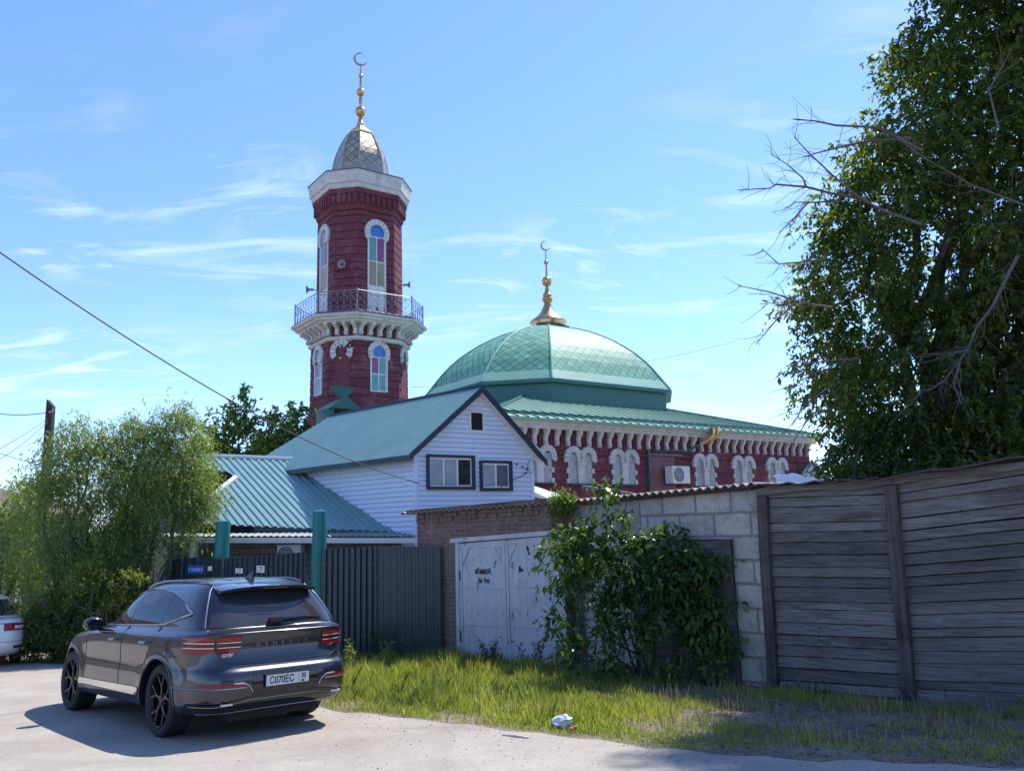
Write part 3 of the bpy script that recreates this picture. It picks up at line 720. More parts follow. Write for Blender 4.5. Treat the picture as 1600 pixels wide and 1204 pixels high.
# cupola
cr = [(90, 283), (89, 276), (88.5, 270), (86, 262), (82, 252), (76, 243), (68, 234), (60, 226), (52, 219), (44, 213)]
octloft([(w_ * tpm, zt(y, 560)) for w_, y in cr[:3]], tC, 1 / 2.2, .68 / 2.2, te, tn, False).build('cupola_skirt', m_goldlat if 0 else plain('old_gold_sheet', (0.36, 0.33, 0.26), .4, .5), minaret)
cup = octloft([(w_ * tpm, zt(y, 560)) for w_, y in cr[2:]], tC, 1 / 2.2, .68 / 2.2, te, tn).build('cupola', m_goldlat, minaret)
mb = MB()
for i in range(8): mb.tube([octv(tC, 1 / 2.2, .68 / 2.2, te, tn, zt(y, 560), w_ * tpm)[i] for w_, y in cr], .03, 5)
mb.build('cupola_rib', MATS['old_gold_sheet'], cup)
octloft([(46 * tpm, zt(214, 560)), (47 * tpm, zt(212.5, 560)), (34 * tpm, zt(207, 560)), (20 * tpm, zt(201, 560)), (10 * tpm, zt(196, 560))], tC, 1 / 2.2, .68 / 2.2, te, tn).build('cupola_cap', m_gold, minaret)
z_ = lambda y: zt(y, 560)
rows = [(6 * tpm, z_(198)), (6.5 * tpm, z_(194)), (4 * tpm, z_(191)), (3.2 * tpm, z_(184))] + ballrow(9 * tpm, 175, 7, z_) + [(3 * tpm, z_(165)), (2.8 * tpm, z_(153))] + ballrow(7 * tpm, 145, 7, z_) + [(2.2 * tpm, z_(137)), (1.7 * tpm, z_(124))] + ballrow(4 * tpm, 119.5, 5, z_) + [(1.3 * tpm, z_(115)), (1 * tpm, z_(104))]
tf = Vector((tC.x, tC.y, 0)); finial(tf, rows, (z_(93), 11.8 * tpm), minaret)
# loudspeakers on the minaret
def horn(F, u, z, d, label, dirv):
    o = F(u, z, d); t_ = thing('loudspeaker', label, 'loudspeaker', tuple(o), 'horn loudspeakers on the minaret')
    ez = Vector(dirv).normalized(); ex = ez.cross(Zv).normalized(); ey = ez.cross(ex)
    mb = MB(); mb.lathe(o, [(.04, -.25), (.07, -.24), (.07, -.14), (.05, -.12), (.06, -.05), (.12, .03), (.20, .09), (.21, .10), (.19, .085), (.09, .01), (.04, -.02)], 14, ax=(ex, ey, ez)); mb.build('horn', plain('horn_grey_%d' % len(ORG), (0.30, 0.29, 0.30), .5), t_, smooth=True)
    mb = MB(); mb.lathe(o, [(.02, -.02), (.08, .0), (.075, .08), (.03, .1)], 10, ax=(ex, ey, ez)); mb.build('driver', m_iron, t_, smooth=True)
    mb = MB(); mb.tube([o - ez * .28, F(u, z, .0)], .025, 5); mb.build('bracket', m_iron, t_)
fch = [f for f in fu if not f[2] and f[0].n.dot(Vector((-.16, -.98, 0))) > .8][0][0]
horn(fch, 0.0, zt(436) , .42, 'round grey loudspeaker facing the street between the two upper doors of the minaret', fch.n)
fr_ = [f for f in fu if not f[2] and f[0].n.dot(Vector((.98, -.16, 0))) > .8][0][0]
horn(fr_, 0.3, zt(448), .42, 'grey horn loudspeaker sticking out from the right edge of the minaret', (1, 0.05, 0))
fl2 = [f for f in fu if f[2] and f[0].n.dot(Vector((-.81, -.59, 0))) > .8][0][0]
horn(fl2, -1.0, zt(455), .42, 'small horn loudspeaker on the left edge of the minaret just above the railing', (-1, -.1, 0))
# green porch roof peak at the foot of the minaret
F = Fr(tC + te * -1.2 + tn * 4.2, te); mb = MB(); u_, zz1 = F.px(537, 640)
mb.hexa([F(u_ - .6, zt(630), 0), F(u_ + .55, zt(630), 0), F(u_ + .0, zt(650), 0)][::-1], [F(u_ - .6, zt(630), -.3), F(u_ + .55, zt(630), -.3), F(u_, zt(650), -.3)][::-1])
mb.hexa([F(u_ - .8, zt(662), .3), F(u_ + .8, zt(662), .3), F(u_ + .0, zt(645), .3)][::-1], [F(u_ - .8, zt(662), -1.5), F(u_ + .8, zt(662), -1.5), F(u_ + .0, zt(645), -1.5)][::-1])
for s in (-1, 1): fbox(mb, F, u_ + s * .65 - .12, u_ + s * .65 + .12, G(0, 37), zt(662), -1.2, .2)
tag(mb.build('porch', m_drum, origin=(F(u_, 0, 0).x, F(u_, 0, 0).y, G(0, 37))), 'dark green pointed sheet metal porch roof at the foot of the minaret', 'porch')
# ================================================================== HOUSE WITH SIDING GABLE
FL = P(649, 702, 21); FRt = PZ(830, 708, FL.z); BL = PZ(480, 724, FL.z)
FH = Fr(FL, FRt - FL); WH = FH.u(FRt); dl = Vector((BL.x - FL.x, BL.y - FL.y, 0)); LH = dl.length; dl.normalize()
FS = Fr(BL, -dl)                                     # left side wall, u runs towards the street
zE = FL.z; LH2 = LH + 3.5; FS2 = Fr(Vector((FL.x, FL.y, 0)) + dl * LH2, -dl)
gable = thing('gable_house', 'white siding house with teal gable roof, two dark framed windows and attic hatch', 'house', (FL.x, FL.y, G(0, 21)))
uA, zA = FH.px(755, 612); uA = WH * 0.52
gz = G(0, 21) - .2
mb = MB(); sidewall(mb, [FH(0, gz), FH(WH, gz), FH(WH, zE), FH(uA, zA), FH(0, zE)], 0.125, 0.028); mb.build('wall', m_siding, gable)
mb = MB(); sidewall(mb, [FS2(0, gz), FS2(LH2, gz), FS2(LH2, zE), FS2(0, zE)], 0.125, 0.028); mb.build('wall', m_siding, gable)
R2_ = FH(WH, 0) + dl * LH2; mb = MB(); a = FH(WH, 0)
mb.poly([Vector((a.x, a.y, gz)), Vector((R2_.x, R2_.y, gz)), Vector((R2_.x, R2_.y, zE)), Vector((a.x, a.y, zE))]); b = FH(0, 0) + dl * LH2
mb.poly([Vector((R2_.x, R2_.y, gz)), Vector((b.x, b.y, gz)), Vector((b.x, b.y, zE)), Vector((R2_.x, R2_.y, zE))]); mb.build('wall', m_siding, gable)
mb = MB()
for u in (0.0, WH): fbox(mb, FH, u - .05, u + .05, gz, zE, -.05, .035)
um = FH.px(742, 690)[0]; fbox(mb, FH, um - .02, um + .02, gz, FH.px(742, 682)[1], 0, .032)
us_ = FS2.px(529, 745)[0]; fbox(mb, FS2, us_ - .02, us_ + .02, gz, zE - .02, 0, .03)
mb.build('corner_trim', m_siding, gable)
# roof: two slopes with overhang, hipped at the back
oh = 0.32; fo = 0.28
slopeL = (zA - zE) / uA; eL = zE - slopeL * oh * 1.0 + .10; eR = eL - (WH - uA) * slopeL + uA * slopeL if 0 else zE - (zA - zE) / (WH - uA) * oh + .06
def HP(u, d, z): p = FH(u, z, d) if d > 0 else Vector((*(FH(u, 0) + dl * -d)[:2], z)); return p
rb = LH2 - 1.6
rA = HP(uA, fo, zA + .08); rB = HP(uA, -rb + 0, zA + .08)
cL = HP(-oh, fo, eL); cR = HP(WH + oh, fo, eR); bL = HP(-oh, -LH2 - .4, eL); bR = HP(WH + oh, -LH2 - .4, eR)
corr_roof('roof', [bL, cL, rA, rB], m_tealroof, gable, 0.115, 0.022); corr_roof('roof', [cR, bR, rB, rA], m_tealroof, gable, 0.115, 0.022); corr_roof('roof', [bR, bL, rB], m_tealroof, gable, 0.16, 0.022)
mb = MB()
for a, b in ((cL, rA), (rA, cR)):
    d = (b - a).normalized(); n_ = FH.n
    mb.hexa([a - Zv * .13, a - Zv * .13 + n_ * .03, b - Zv * .13 + n_ * .03, b - Zv * .13][::-1], [a + Zv * .035, a + Zv * .035 + n_ * .03, b + Zv * .035 + n_ * .03, b + Zv * .035][::-1])
mb.hexa([bL - Zv * .12, cL - Zv * .12, cL - Zv * .12 + Vector((.02, .02, 0)), bL - Zv * .12 + Vector((.02, .02, 0))], [bL + Zv * .01, cL + Zv * .01, cL + Zv * .01 + Vector((.02, .02, 0)), bL + Zv * .01 + Vector((.02, .02, 0))])
mb.tube([rA + Zv * .03, rB + Zv * .03], .05, 6)
mb.build('barge_board', m_trim, gable)
mb = MB(); e1 = HP(-oh, fo, eL - .12); e2 = HP(-oh, -LH2, eL - .12); w1_ = HP(0.0, fo, zE - .06); w2_ = HP(0.0, -LH2, zE - .06)
n = 46
for k in range(n):
    a = e1.lerp(e2, k / n); b = e1.lerp(e2, (k + .93) / n); c = w1_.lerp(w2_, (k + .93) / n); d = w1_.lerp(w2_, k / n); mb.poly([a, b, c, d]); mb.poly([b, b + Zv * .01, c + Zv * .01, c])
mb.poly([e1 + Zv * .012, e2 + Zv * .012, w2_ + Zv * .012, w1_ + Zv * .012])
mb.build('soffit', m_trim, gable)
mb = MB(); a0 = HP(WH + oh - .02, fo - .02, eR - .13); a1 = rA - Zv * .16; b0 = HP(WH + oh - .02, .0, eR - .13); b1 = HP(uA, .0, rA.z - .16); n = 40
for k in range(n):
    mb.poly([a0.lerp(a1, k / n), a0.lerp(a1, (k + .8) / n), b0.lerp(b1, (k + .8) / n), b0.lerp(b1, k / n)])
a0, b0 = HP(-oh + .02, fo - .02, eL - .13), HP(-oh + .02, 0, eL - .13)
mb.poly([a0, b0, b1, a1]); mb.build('soffit', m_whitecl, gable)
def house_window(F, p0, p1, p2, p3, splits, panes, name='window'):
    """photo pixels of the dark surround: left-top, right-top, right-bottom, left-bottom"""
    ul = F.px(*p0)[0]; ur = F.px(*p1)[0]; z1 = (F.px(*p0)[1] + F.px(*p1)[1]) / 2; z0 = (F.px(*p2)[1] + F.px(*p3)[1]) / 2
    b = 0.075
    mb = MB()
    fbox(mb, F, ul, ur, z1 - b, z1, .0, .085); fbox(mb, F, ul, ur, z0, z0 + b, .0, .085); fbox(mb, F, ul, ul + b, z0 + b, z1 - b, .0, .085); fbox(mb, F, ur - b * 1.5, ur, z0 + b, z1 - b, .0, .085)
    w_ = mb.build(name, m_trim, gable); ur2 = ur - b * 1.5
    mb = MB(); f = .045
    ix = [ul + b] + [ul + b + (ur2 - ul - b) * s for s in splits] + [ur2]
    fbox(mb, F, ul + b, ur2, z1 - b - f, z1 - b, .0, .06); fbox(mb, F, ul + b, ur2, z0 + b, z0 + b + f, .0, .06)
    for x in ix: fbox(mb, F, x - f / 2, x + f / 2, z0 + b, z1 - b, .0, .064)
    mb.build('frame', m_whitecl, w_)
    for k, m in enumerate(panes):
        mb = MB(); fbox(mb, F, ix[k] + f / 2, ix[k + 1] - f / 2, z0 + b + f, z1 - b - f, -.01, .042); mb.build('glass', m, w_)
house_window(FH, (665, 706), (740, 715), (740, 766), (665, 763), (.33, .66), (m_curtain, m_curtain, m_glass))
house_window(FH, (748, 717), (798, 722), (798, 768), (748, 765), (.5,), (m_curtain, glassm('dusky_glass', (.12, .15, .18))))
ul = FH.px(732, 642)[0]; ur = FH.px(755, 645)[0]; z1 = FH.px(743, 642)[1]; z0 = FH.px(743, 675)[1]
mb = MB(); b = .05
fbox(mb, FH, ul, ur, z1 - b, z1, 0, .05); fbox(mb, FH, ul, ur, z0, z0 + b, 0, .05); fbox(mb, FH, ul, ul + b, z0 + b, z1 - b, 0, .05); fbox(mb, FH, ur - b, ur, z0 + b, z1 - b, 0, .05)
aw = mb.build('attic_hatch', m_whitecl, gable); mb = MB(); fbox(mb, FH, ul + b, ur - b, z0 + b, z1 - b, .02, .036); mb.build('opening', m_dark, aw)
# cable anchors and loose wires on the gable
mb = MB(); a = FH(FH.px(815, 728)[0], FH.px(815, 728)[1], .05)
pts = [a + FH.e * (.11 * math.cos(t) + .28) + Zv * .18 * math.sin(t) for t in np.linspace(0, 6.2, 16)]; mb.tube(pts, .006, 4)
for px_, py_ in ((806, 725), (815, 729), (822, 733), (820, 739), (785, 722)):
    q = FH(*FH.px(px_, py_), .05); mb.box(q, (.05, .05, .05))
mb.tube([FH(*FH.px(822, 738), .08), FH(*FH.px(800, 748), .2), FH(*FH.px(745, 760), .3), FH(*FH.px(660, 757), .15)], .006, 4)
mb.tube([FH(*FH.px(818, 741), .08), FH(*FH.px(790, 755), .12), FH(*FH.px(770, 766), .1)], .006, 4)
tag(mb.build('loose_cables', m_cable, origin=a), 'thin loose cables and hooks strung across the front of the siding gable', 'cable')
# ================================================================== LOW HOUSE, left
zr_ = P(457, 718, 25.3).z; r2 = P(457, 718, 25.3); r1 = P(215, 709, 25.6); m2 = onwall(592, 815, FL, dl)
pn = (r1 - r2).cross(m2 - r2).normalized()
def onplane(a, b): d = ray(a, b); t = (r2 - CAM).dot(pn) / d.dot(pn); return CAM + d * t
low = thing('low_house', 'single storey house under a sunlit pale teal corrugated roof, left of the siding gable', 'house', (onplane(400, 820).x, onplane(400, 820).y, G(0, 25)))
m1 = onplane(250, 818); m2 = onplane(640, 832); t2 = onplane(640, 700)
pl = [onplane(320, 819), m2, onplane(590, 812) + dl * 0 , onplane(478, 722) + Vector((.05, 0, 0)), r2, r1, onplane(225, 735), onplane(352, 736), onplane(372, 748), onplane(306, 800)]
def corr_poly(name, pts, O, U, V, n, mat, parent, pitch, h, kind='trap'):
    mb = MB(); pl = [to2(p, O, U, V) for p in pts]
    # convex pieces only: fan of triangles keeps the notch
    bmx = bmesh.new(); vs = [bmx.verts.new((a, b, 0)) for a, b in pl]; f_ = bmx.faces.new(vs); r_ = bmesh.ops.triangulate(bmx, faces=[f_])
    u0_, u1_ = min(q[0] for q in pl), max(q[0] for q in pl); sg = corr_segs(u0_, u1_, pitch, h, kind)
    for f_ in bmx.faces: profiled(mb, [(v.co.x, v.co.y) for v in f_.verts], O, U, V, n, sg)
    bmx.free(); return mb.build(name, mat, parent)
O, U, V, n = planeframe(r1, r2, m2)
if n.z < 0: n = -n
Vr = (onplane(400, 730) - onplane(478, 812)).normalized(); Ur = Vr.cross(n).normalized(); O, U, V = r1, (Ur if Ur.dot(U) > 0 else -Ur), Vr
m_lit = plain('pale_teal_corrugated_roof', (0.20, 0.34, 0.35), 0.35, 0, var=.08, scale=1, spec=.6)
corr_poly('roof', pl, O, U, V, n, m_lit, low, 0.17, 0.035)
mb = MB(); mb.tube([r1 + n * .04, r2 + n * .04], .07, 6); mb.build('ridge_cap', m_whitecl, low)
back = (r1 - m1); back.z = 0; back = Vector((-back.y, back.x, 0))
bk = Vector((-U.y, U.x, 0)); bk = bk if bk.y > 0 else -bk
rr1, rr2 = r1 + bk * 4 - Zv * 1.9, r2 + bk * 4 - Zv * 1.9
corr_roof('roof', [rr2, rr1, r1, r2], m_lit, low, 0.2, .035)
# verandah roof and gutter
ga = P(240, 838, 21.2); gb = P(652, 838, 20.5)
mA = onplane(250, 818); mB_ = m2
corr_poly('verandah_roof', [ga + (mA - m1) * 0, gb, mB_, mA], *planeframe(ga, gb, mB_), m_oldteal, low, .16, .03, 'sine')
mb = MB()
dgb = (gb - ga).normalized(); ngb = dgb.cross(Zv)
if ngb.y > 0: ngb = -ngb
def gp_(t, d, z): return ga + dgb * t + ngb * d + Zv * z
Lg = (gb - ga).length
mb.hexa([gp_(0, 0.02, -.15), gp_(Lg, 0.02, -.15), gp_(Lg, .12, -.15), gp_(0, .12, -.15)], [gp_(0, 0.02, -.03), gp_(Lg, 0.02, -.03), gp_(Lg, .14, -.03), gp_(0, .14, -.03)]); mb.build('gutter', m_whitecl, low)
FG = Fr(ga, dgb)
for t_ in (FG.px(252, 860)[0], FG.px(303, 860)[0]):
    mb = MB(); w_ = .11 if t_ < 1 else .06; fbox(mb, FG, t_ - w_, t_ + w_, G(0, 26) - .2, ga.z - .14, -.1, .1); mb.build('post', m_whitecl, low)
FW = Fr(ga + Vector((-ngb.x, -ngb.y, 0)) * .8 , dgb)
mb = MB(); uw = FW.px(262, 860)[0]; mb.poly([FW(uw, G(0, 27) - .2), FW(Lg, G(0, 27) - .2), FW(Lg, gb.z - .08), FW(uw, ga.z - .1)]); 
a = FW(uw, 0); a2 = a - FW.n * 7; mb.poly([Vector((a2.x, a2.y, -1)), Vector((a.x, a.y, -1)), Vector((a.x, a.y, 2.15)), Vector((a2.x, a2.y, 2.15))]); mb.build('wall', m_tile, low)
# recess of dark sheets standing in for eave shade, and the upper left wing
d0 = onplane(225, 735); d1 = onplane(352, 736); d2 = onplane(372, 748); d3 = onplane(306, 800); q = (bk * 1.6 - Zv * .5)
mb = MB(); mb.poly([d0 + q, d1 + q, d2 + q, d3 + q]); mb.poly([d0, d1, d1 + q, d0 + q]); mb.poly([d1, d2, d2 + q, d1 + q]); mb.build('recess_shade', m_trim, low)
mb = MB(); mb.hexa([d2 - n * .03, d3 - n * .03, d3 + (d0 - d3).normalized() * .18 - n * .03, d2 + (d0 - d3).normalized() * .18 - n * .03], [d2 + n * .08, d3 + n * .08, d3 + (d0 - d3).normalized() * .18 + n * .08, d2 + (d0 - d3).normalized() * .18 + n * .08])
mb.build('hip_cap', m_whitecl, low)
wa = PZ(150, 800, 1.9); wb = PZ(306, 800, 2.6)
FU = Fr(P(180, 800, 23.2), P(318, 800, 22.8) - P(180, 800, 23.2)); u1_ = FU.px(318, 820)[0]
mb = MB(); fbox(mb, FU, 0, u1_, -1.2, FU.px(300, 802)[1], -3, 0); mb.build('side_wing', m_concrete, low)
mb = MB(); fbox(mb, FU, u1_ - .42, u1_ - .08, FU.px(310, 845)[1], FU.px(310, 812)[1], .0, .03); mb.build('window', m_glass, low)
ul = FW.px(443, 850)[0]; ur = FW.px(479, 850)[0]; ac_unit(FW, ul, ur, FW.px(460, 880)[1], FW.px(460, 850)[1], .12, .3, 'white air conditioner on the stone-clad wall of the low house, behind the teal post')
# ================================================================== TEAL POSTS AND GREEN FENCE
A0f = Vector((-1.47, 16.45, 0)); A1f = Vector((-2.80, 17.0, 0)); A2f = Vector((-4.32, 17.9, 0)); A2f = Vector((*P(480, 858, 17.6)[:2], 0)); A3f = Vector((*P(258, 872, 20.2)[:2], 0))
F_r = Fr(A1f, A0f - A1f); F_m = Fr(A2f, A1f - A2f); F_l = Fr(A3f, A2f - A3f)
fence = thing('sheet_fence', 'dark green profiled sheet metal fence between the brick garage and the low house', 'fence', (A1f.x, A1f.y, G(0, 17)))
def fence_panel(F, ua_, ub_, za, zb__, base, name='fence_panel', pitch=.115, h=.02):
    mb = MB(); pl = [(ua_, base), (ub_, base), (ub_, zb__), (ua_, za)]
    profiled(mb, pl, F.O, F.e, Zv, F.n, corr_segs(ua_, ub_, pitch, h)); return mb.build(name, m_fence, fence)
Lr = (A0f - A1f).length; fence_panel(F_r, 0, Lr, F_r.px(592, 853)[1], F_r.px(688, 853)[1], G(0, 17) - .1, pitch=.16, h=.012)
Lm = (A1f - A2f).length; ug = F_m.px(503, 858)[0]; fence_panel(F_m, ug, Lm, F_m.px(505, 858)[1], F_m.px(590, 853)[1], G(0, 17.5) - .1, pitch=.135, h=.04)
Ll = (A2f - A3f).length; ul2 = F_l.px(478, 863)[0]; uk = F_l.px(392, 868)[0]
fence_panel(F_l, uk, ul2, F_l.px(393, 868)[1], F_l.px(477, 862)[1], G(0, 20) - .3, pitch=.15, h=.04)
ub2 = F_l.px(322, 870)[0]; fence_panel(F_l, ub2, uk - .02, F_l.px(323, 873)[1], F_l.px(391, 870)[1], G(0, 22) - .4, pitch=.16, h=.04)
fence_panel(F_l, .05, ub2 - .06, F_l.px(260, 874)[1], F_l.px(320, 869)[1], G(0, 24) - .4, 'gate_panel', pitch=.3, h=.01)
mb = MB()
for px_, r_ in ((352, .02), (288, .02)):
    u = F_l.px(px_, 870)[0]; fbox(mb, F_l, u - .03, u + .03, G(0, 22) - .3, F_l.px(px_, 868)[1], .035, .06)
for F, a, b in ((F_r, 0, Lr), (F_m, ug, Lm), (F_l, .05, ul2)):
    for zf in (.35, 1.0, 1.6): 
        zb__ = G(0, F(a, 0).y) + zf; mb.tube([F(a, zb__, -.04), F(b, G(0, F(b, 0).y) + zf, -.04)], .02, 4)
mb.build('fence_frame', m_iron, fence)
mb = MB(); 
for k in range(12): 
    u = ug + (Lm - ug) * (k + .5) / 12; mb.box(F_m(u, F_m.px(550, 880)[1], .045), (.014, .01, .014), F_m.ax())
for px_ in (692,): pass
mb.build('rivet', m_rail, fence)
def teal_post(px_, ytop, F, r_, label, dd=-.02):
    u, z = F.px(px_, ytop); c = F(u, 0, dd); g_ = G(c.x, c.y); zb__ = g_
    t_ = thing('gate_post', label, 'post', (c.x, c.y, g_), 'teal wrapped posts by the fence')
    mb = MB(); n = 14; rows = []
    for z_k in np.linspace(g_ - .1, z, 14):
        rr = r_ * (1 + .012 * math.sin(z_k * 7 + px_)); rows.append([Vector((c.x + rr * math.cos(2 * math.pi * k / n + .2) + .01 * math.sin(z_k * 3), c.y + rr * math.sin(2 * math.pi * k / n + .2), z_k)) for k in range(n)])
    ids = mb.grid(rows, 0, True); mb.F(ids[-1]); mb.build('shaft', m_pillar, t_)
    mb = MB(); mb.lathe((c.x, c.y, z), [(r_ * .94, -.03), (r_ * .96, .012), (r_ * .5, .03), (.001, .035)], 14); mb.build('cap', m_pillar, t_)
teal_post(493, 799, F_m, .15, 'nearer taller teal wrapped post standing in the gap of the green fence', -.15)
teal_post(334, 815, F_l, .165, 'farther teal wrapped post rising behind the green fence near the blue street sign', -.25)
# street sign and little plates on the fence
u0s, z1s = F_l.px(297, 882); u1s, z0s = F_l.px(321, 896)
sg = thing('street_sign', 'blue street name plate with white lettering on the green fence', 'street sign', tuple(F_l((u0s + u1s) / 2, z0s, .05)))
mb = MB(); fbox(mb, F_l, u0s, u1s, z0s, z1s, .045, .06); mb.build('plate', plain('sign_blue', (.02, .12, .45), .4, var=.05), sg)
def text_obj(txt, name, size, M3, mat, parent, ext=0.003, align='CENTER', sx=1.0, bold=0.0):
    cu = bpy.data.curves.new(name, 'FONT'); cu.body = txt; cu.size = size; cu.align_x = align; cu.align_y = 'CENTER'; cu.extrude = ext; cu.offset = bold
    ob = bpy.data.objects.new(name, cu); COL.objects.link(ob); dg = bpy.context.evaluated_depsgraph_get(); dg.update()
    me = bpy.data.meshes.new_from_object(ob.evaluated_get(dg)); bpy.data.objects.remove(ob); bpy.data.curves.remove(cu)
    me.transform(Matrix.Diagonal((sx, 1, 1, 1))); me.transform(M3)
    o0 = ORG[parent.name]; me.transform(Matrix.Translation(-o0)); me.materials.clear(); me.materials.append(mat)
    me.name = name; o = bpy.data.objects.new(name, me); COL.objects.link(o); o.parent = parent; ORG[o.name] = o0; return o
def M4(c, ex, ey, ez): return Matrix(((ex.x, ey.x, ez.x, c.x), (ex.y, ey.y, ez.y, c.y), (ex.z, ey.z, ez.z, c.z), (0, 0, 0, 1)))
hs = z1s - z0s
text_obj('ул. Казанская  62', 'lettering', hs * .62, M4(F_l((u0s + u1s) / 2, (z0s + z1s) / 2, .062), F_l.e, Zv, F_l.n), m_whitecl, sg, .001, sx=(u1s - u0s) * .92 / (hs * .62 * 8.2))
for (x0, y0, x1, y1, lab) in ((328, 884, 334, 891, 'tiny white plate beside the blue street sign'), (371, 887, 382, 895, 'small grey plate on the fence just above the roof of the grey SUV'), (404, 883, 416, 894, 'white printed notice on the green fence near the teal post')):
    ua_, zt_ = F_l.px(x0, y0); ub_, zb_ = F_l.px(x1, y1); t_ = thing('notice', lab, 'notice', tuple(F_l((ua_ + ub_) / 2, zb_, .05)))
    mb = MB(); fbox(mb, F_l, ua_, ub_, zb_, zt_, .045, .053); mb.build('sheet', m_whitecl, t_)
    if x0 != 328:
        mb = MB(); w_ = (ub_ - ua_)
        for k in range(3): fbox(mb, F_l, ua_ + w_ * (.2 if k != 1 else .5), ua_ + w_ * (.55 if k == 0 else .8), zb_ + (zt_ - zb_) * (.2 + .25 * k), zb_ + (zt_ - zb_) * (.32 + .25 * k), .053, .056)
        mb.build('print', m_iron, t_)
# ================================================================== BRICK GARAGE AND BLOCK SHED
gA = Vector((*PZ(688, 1033, GP(690, 1033).z)[:2], 0)); gK = Vector((1.02, 14.75, 0)); FGa = Fr(gA, gK - gA)
uL = FGa.px(652, 830)[0]; uR = FGa.px(893, 830)[0]
garage = thing('brick_garage', 'old brown brick garage with a wavy slate roof edge and white double doors', 'garage', tuple(FGa((uL + uR) / 2, G(0, 15.6))))
zl = FGa.px(652, 803)[1]; zrr = FGa.px(893, 783)[1]; dL = FGa.px(712, 843)[0]; dR = FGa.px(881, 830)[0]; dzL = FGa.px(712, 846)[1]; dzR = FGa.px(881, 832)[1]
gb_ = G(0, 16) - .25
mb = MB(); n_ = 1
def wq(mb, F, u0_, za0, za1, u1_, zb0, zb1, d=0.0): mb.poly([F(u0_, za0, d), F(u1_, zb0, d), F(u1_, zb1, d), F(u0_, za1, d)])
wq(mb, FGa, uL, gb_, zl, dL, gb_, zl + (zrr - zl) * (dL - uL) / (uR - uL)); wq(mb, FGa, dR, gb_, zrr + (zl - zrr) * (uR - dR) / (uR - uL), uR, gb_, zrr)
wq(mb, FGa, dL, dzL, zl + (zrr - zl) * (dL - uL) / (uR - uL), dR, dzR, zl + (zrr - zl) * (dR - uL) / (uR - uL))
a, b = FGa(uL, gb_), FGa(uL, gb_, -5.5); mb.poly([b, a, Vector((a.x, a.y, zl)), Vector((b.x, b.y, zl))])
for u in (dL, dR): mb.poly([FGa(u, gb_), FGa(u, gb_, -.2), FGa(u, dzR, -.2), FGa(u, dzR, 0)])
# header course of protruding, broken bricks
mb.build('wall', m_oldbrick, garage)
mb = MB(); u = uL
while u < uR - .1:
    z = zl + (zrr - zl) * (u - uL) / (uR - uL)
    for k in range(2):
        if random.random() < .85: mb.box(FGa(u + .06, z - .06 - k * .08, .012 + .02 * (1 - k) * random.random()), (.105, .05, .065), FGa.ax())
    u += .12
mb.build('header_course', m_oldbrick, garage)
mb = MB(); mb.box(FGa((uL + uR) / 2, (zl + zrr) / 2 + .05, .08), (uR - uL + .35, .12, .07), (Vector((FGa.e.x, FGa.e.y, (zrr - zl) / (uR - uL))).normalized(), FGa.n, Zv)); mb.build('roof_beam', m_lintel, garage)
mb = MB(); wq(mb, FGa, dL - .02, gb_, dzL, dR + .02, gb_, dzR, -.16); 
door = None
# doors: frame, two leaves with steel angle and diagonals
mb = MB(); ft_ = .085
mb.hexa([FGa(dL - .12, dzL - .02, -.05), FGa(dR + .06, dzR - .02, -.05), FGa(dR + .06, dzR - .02, .04), FGa(dL - .12, dzL - .02, .04)], [FGa(dL - .12, dzL + .06, -.05), FGa(dR + .06, dzR + .06, -.05), FGa(dR + .06, dzR + .06, .04), FGa(dL - .12, dzL + .06, .04)])
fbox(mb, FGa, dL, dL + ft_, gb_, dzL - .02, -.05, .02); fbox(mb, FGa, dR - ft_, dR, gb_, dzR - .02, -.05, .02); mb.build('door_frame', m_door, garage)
um_ = FGa.px(791, 920)[0]; gg = G(0, 15.6) + .03
for s, (a, b) in enumerate(((dL + ft_ + .01, um_ - .008), (um_ + .008, dR - ft_ - .01))):
    za = dzL + (dzR - dzL) * (a - dL) / (dR - dL) - .04; zb2_ = dzL + (dzR - dzL) * (b - dL) / (dR - dL) - .04
    mb = MB(); mb.hexa([FGa(a, gg, -.04), FGa(b, gg, -.04), FGa(b, gg, -.01), FGa(a, gg, -.01)], [FGa(a, za, -.04), FGa(b, zb2_, -.04), FGa(b, zb2_, -.01), FGa(a, za, -.01)])
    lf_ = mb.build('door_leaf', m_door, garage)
    mb = MB(); q = .055
    fbox(mb, FGa, a, a + q, gg, za, -.01, .008); fbox(mb, FGa, b - q, b, gg, min(za, zb2_), -.01, .008); fbox(mb, FGa, a + q, b - q, gg, gg + q, -.01, .008); fbox(mb, FGa, a + q, b - q, min(za, zb2_) - q - .02, min(za, zb2_) - .02, -.01, .008)
    for zf in (.30, .62): z = gg + (za - gg) * zf; fbox(mb, FGa, a + q, b - q, z - .012, z + .012, -.01, .0)
    zt_ = min(za, zb2_) - q
    for c, d in (((a + q, zt_ - .36), (a + q + .2, zt_)), ((b - q, zt_ - .36), (b - q - .2, zt_))): mb.tube([FGa(c[0], c[1], .0), FGa(d[0], d[1], .0)], .014, 4)
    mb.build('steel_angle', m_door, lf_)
    mb = MB(); e_ = a + .02 if s == 0 else b - .02
    for zf in (.2, .72): z = gg + (za - gg) * zf; mb.tube([FGa(e_ - .02 if s == 0 else e_ + .02, z - .09, .01), FGa(e_ - .02 if s == 0 else e_ + .02, z + .09, .01)], .022, 8)
    mb.build('hinge', m_iron, lf_)
c_ = FGa(*FGa.px(754, 892), -.006); d_ = FGa(*FGa.px(756, 907), -.006)
text_obj('аКиивоб', 'graffiti', .15, M4(c_, FGa.e, Vector((0, 0, 1)), FGa.n), m_black, garage, .001, sx=.62, bold=.006)
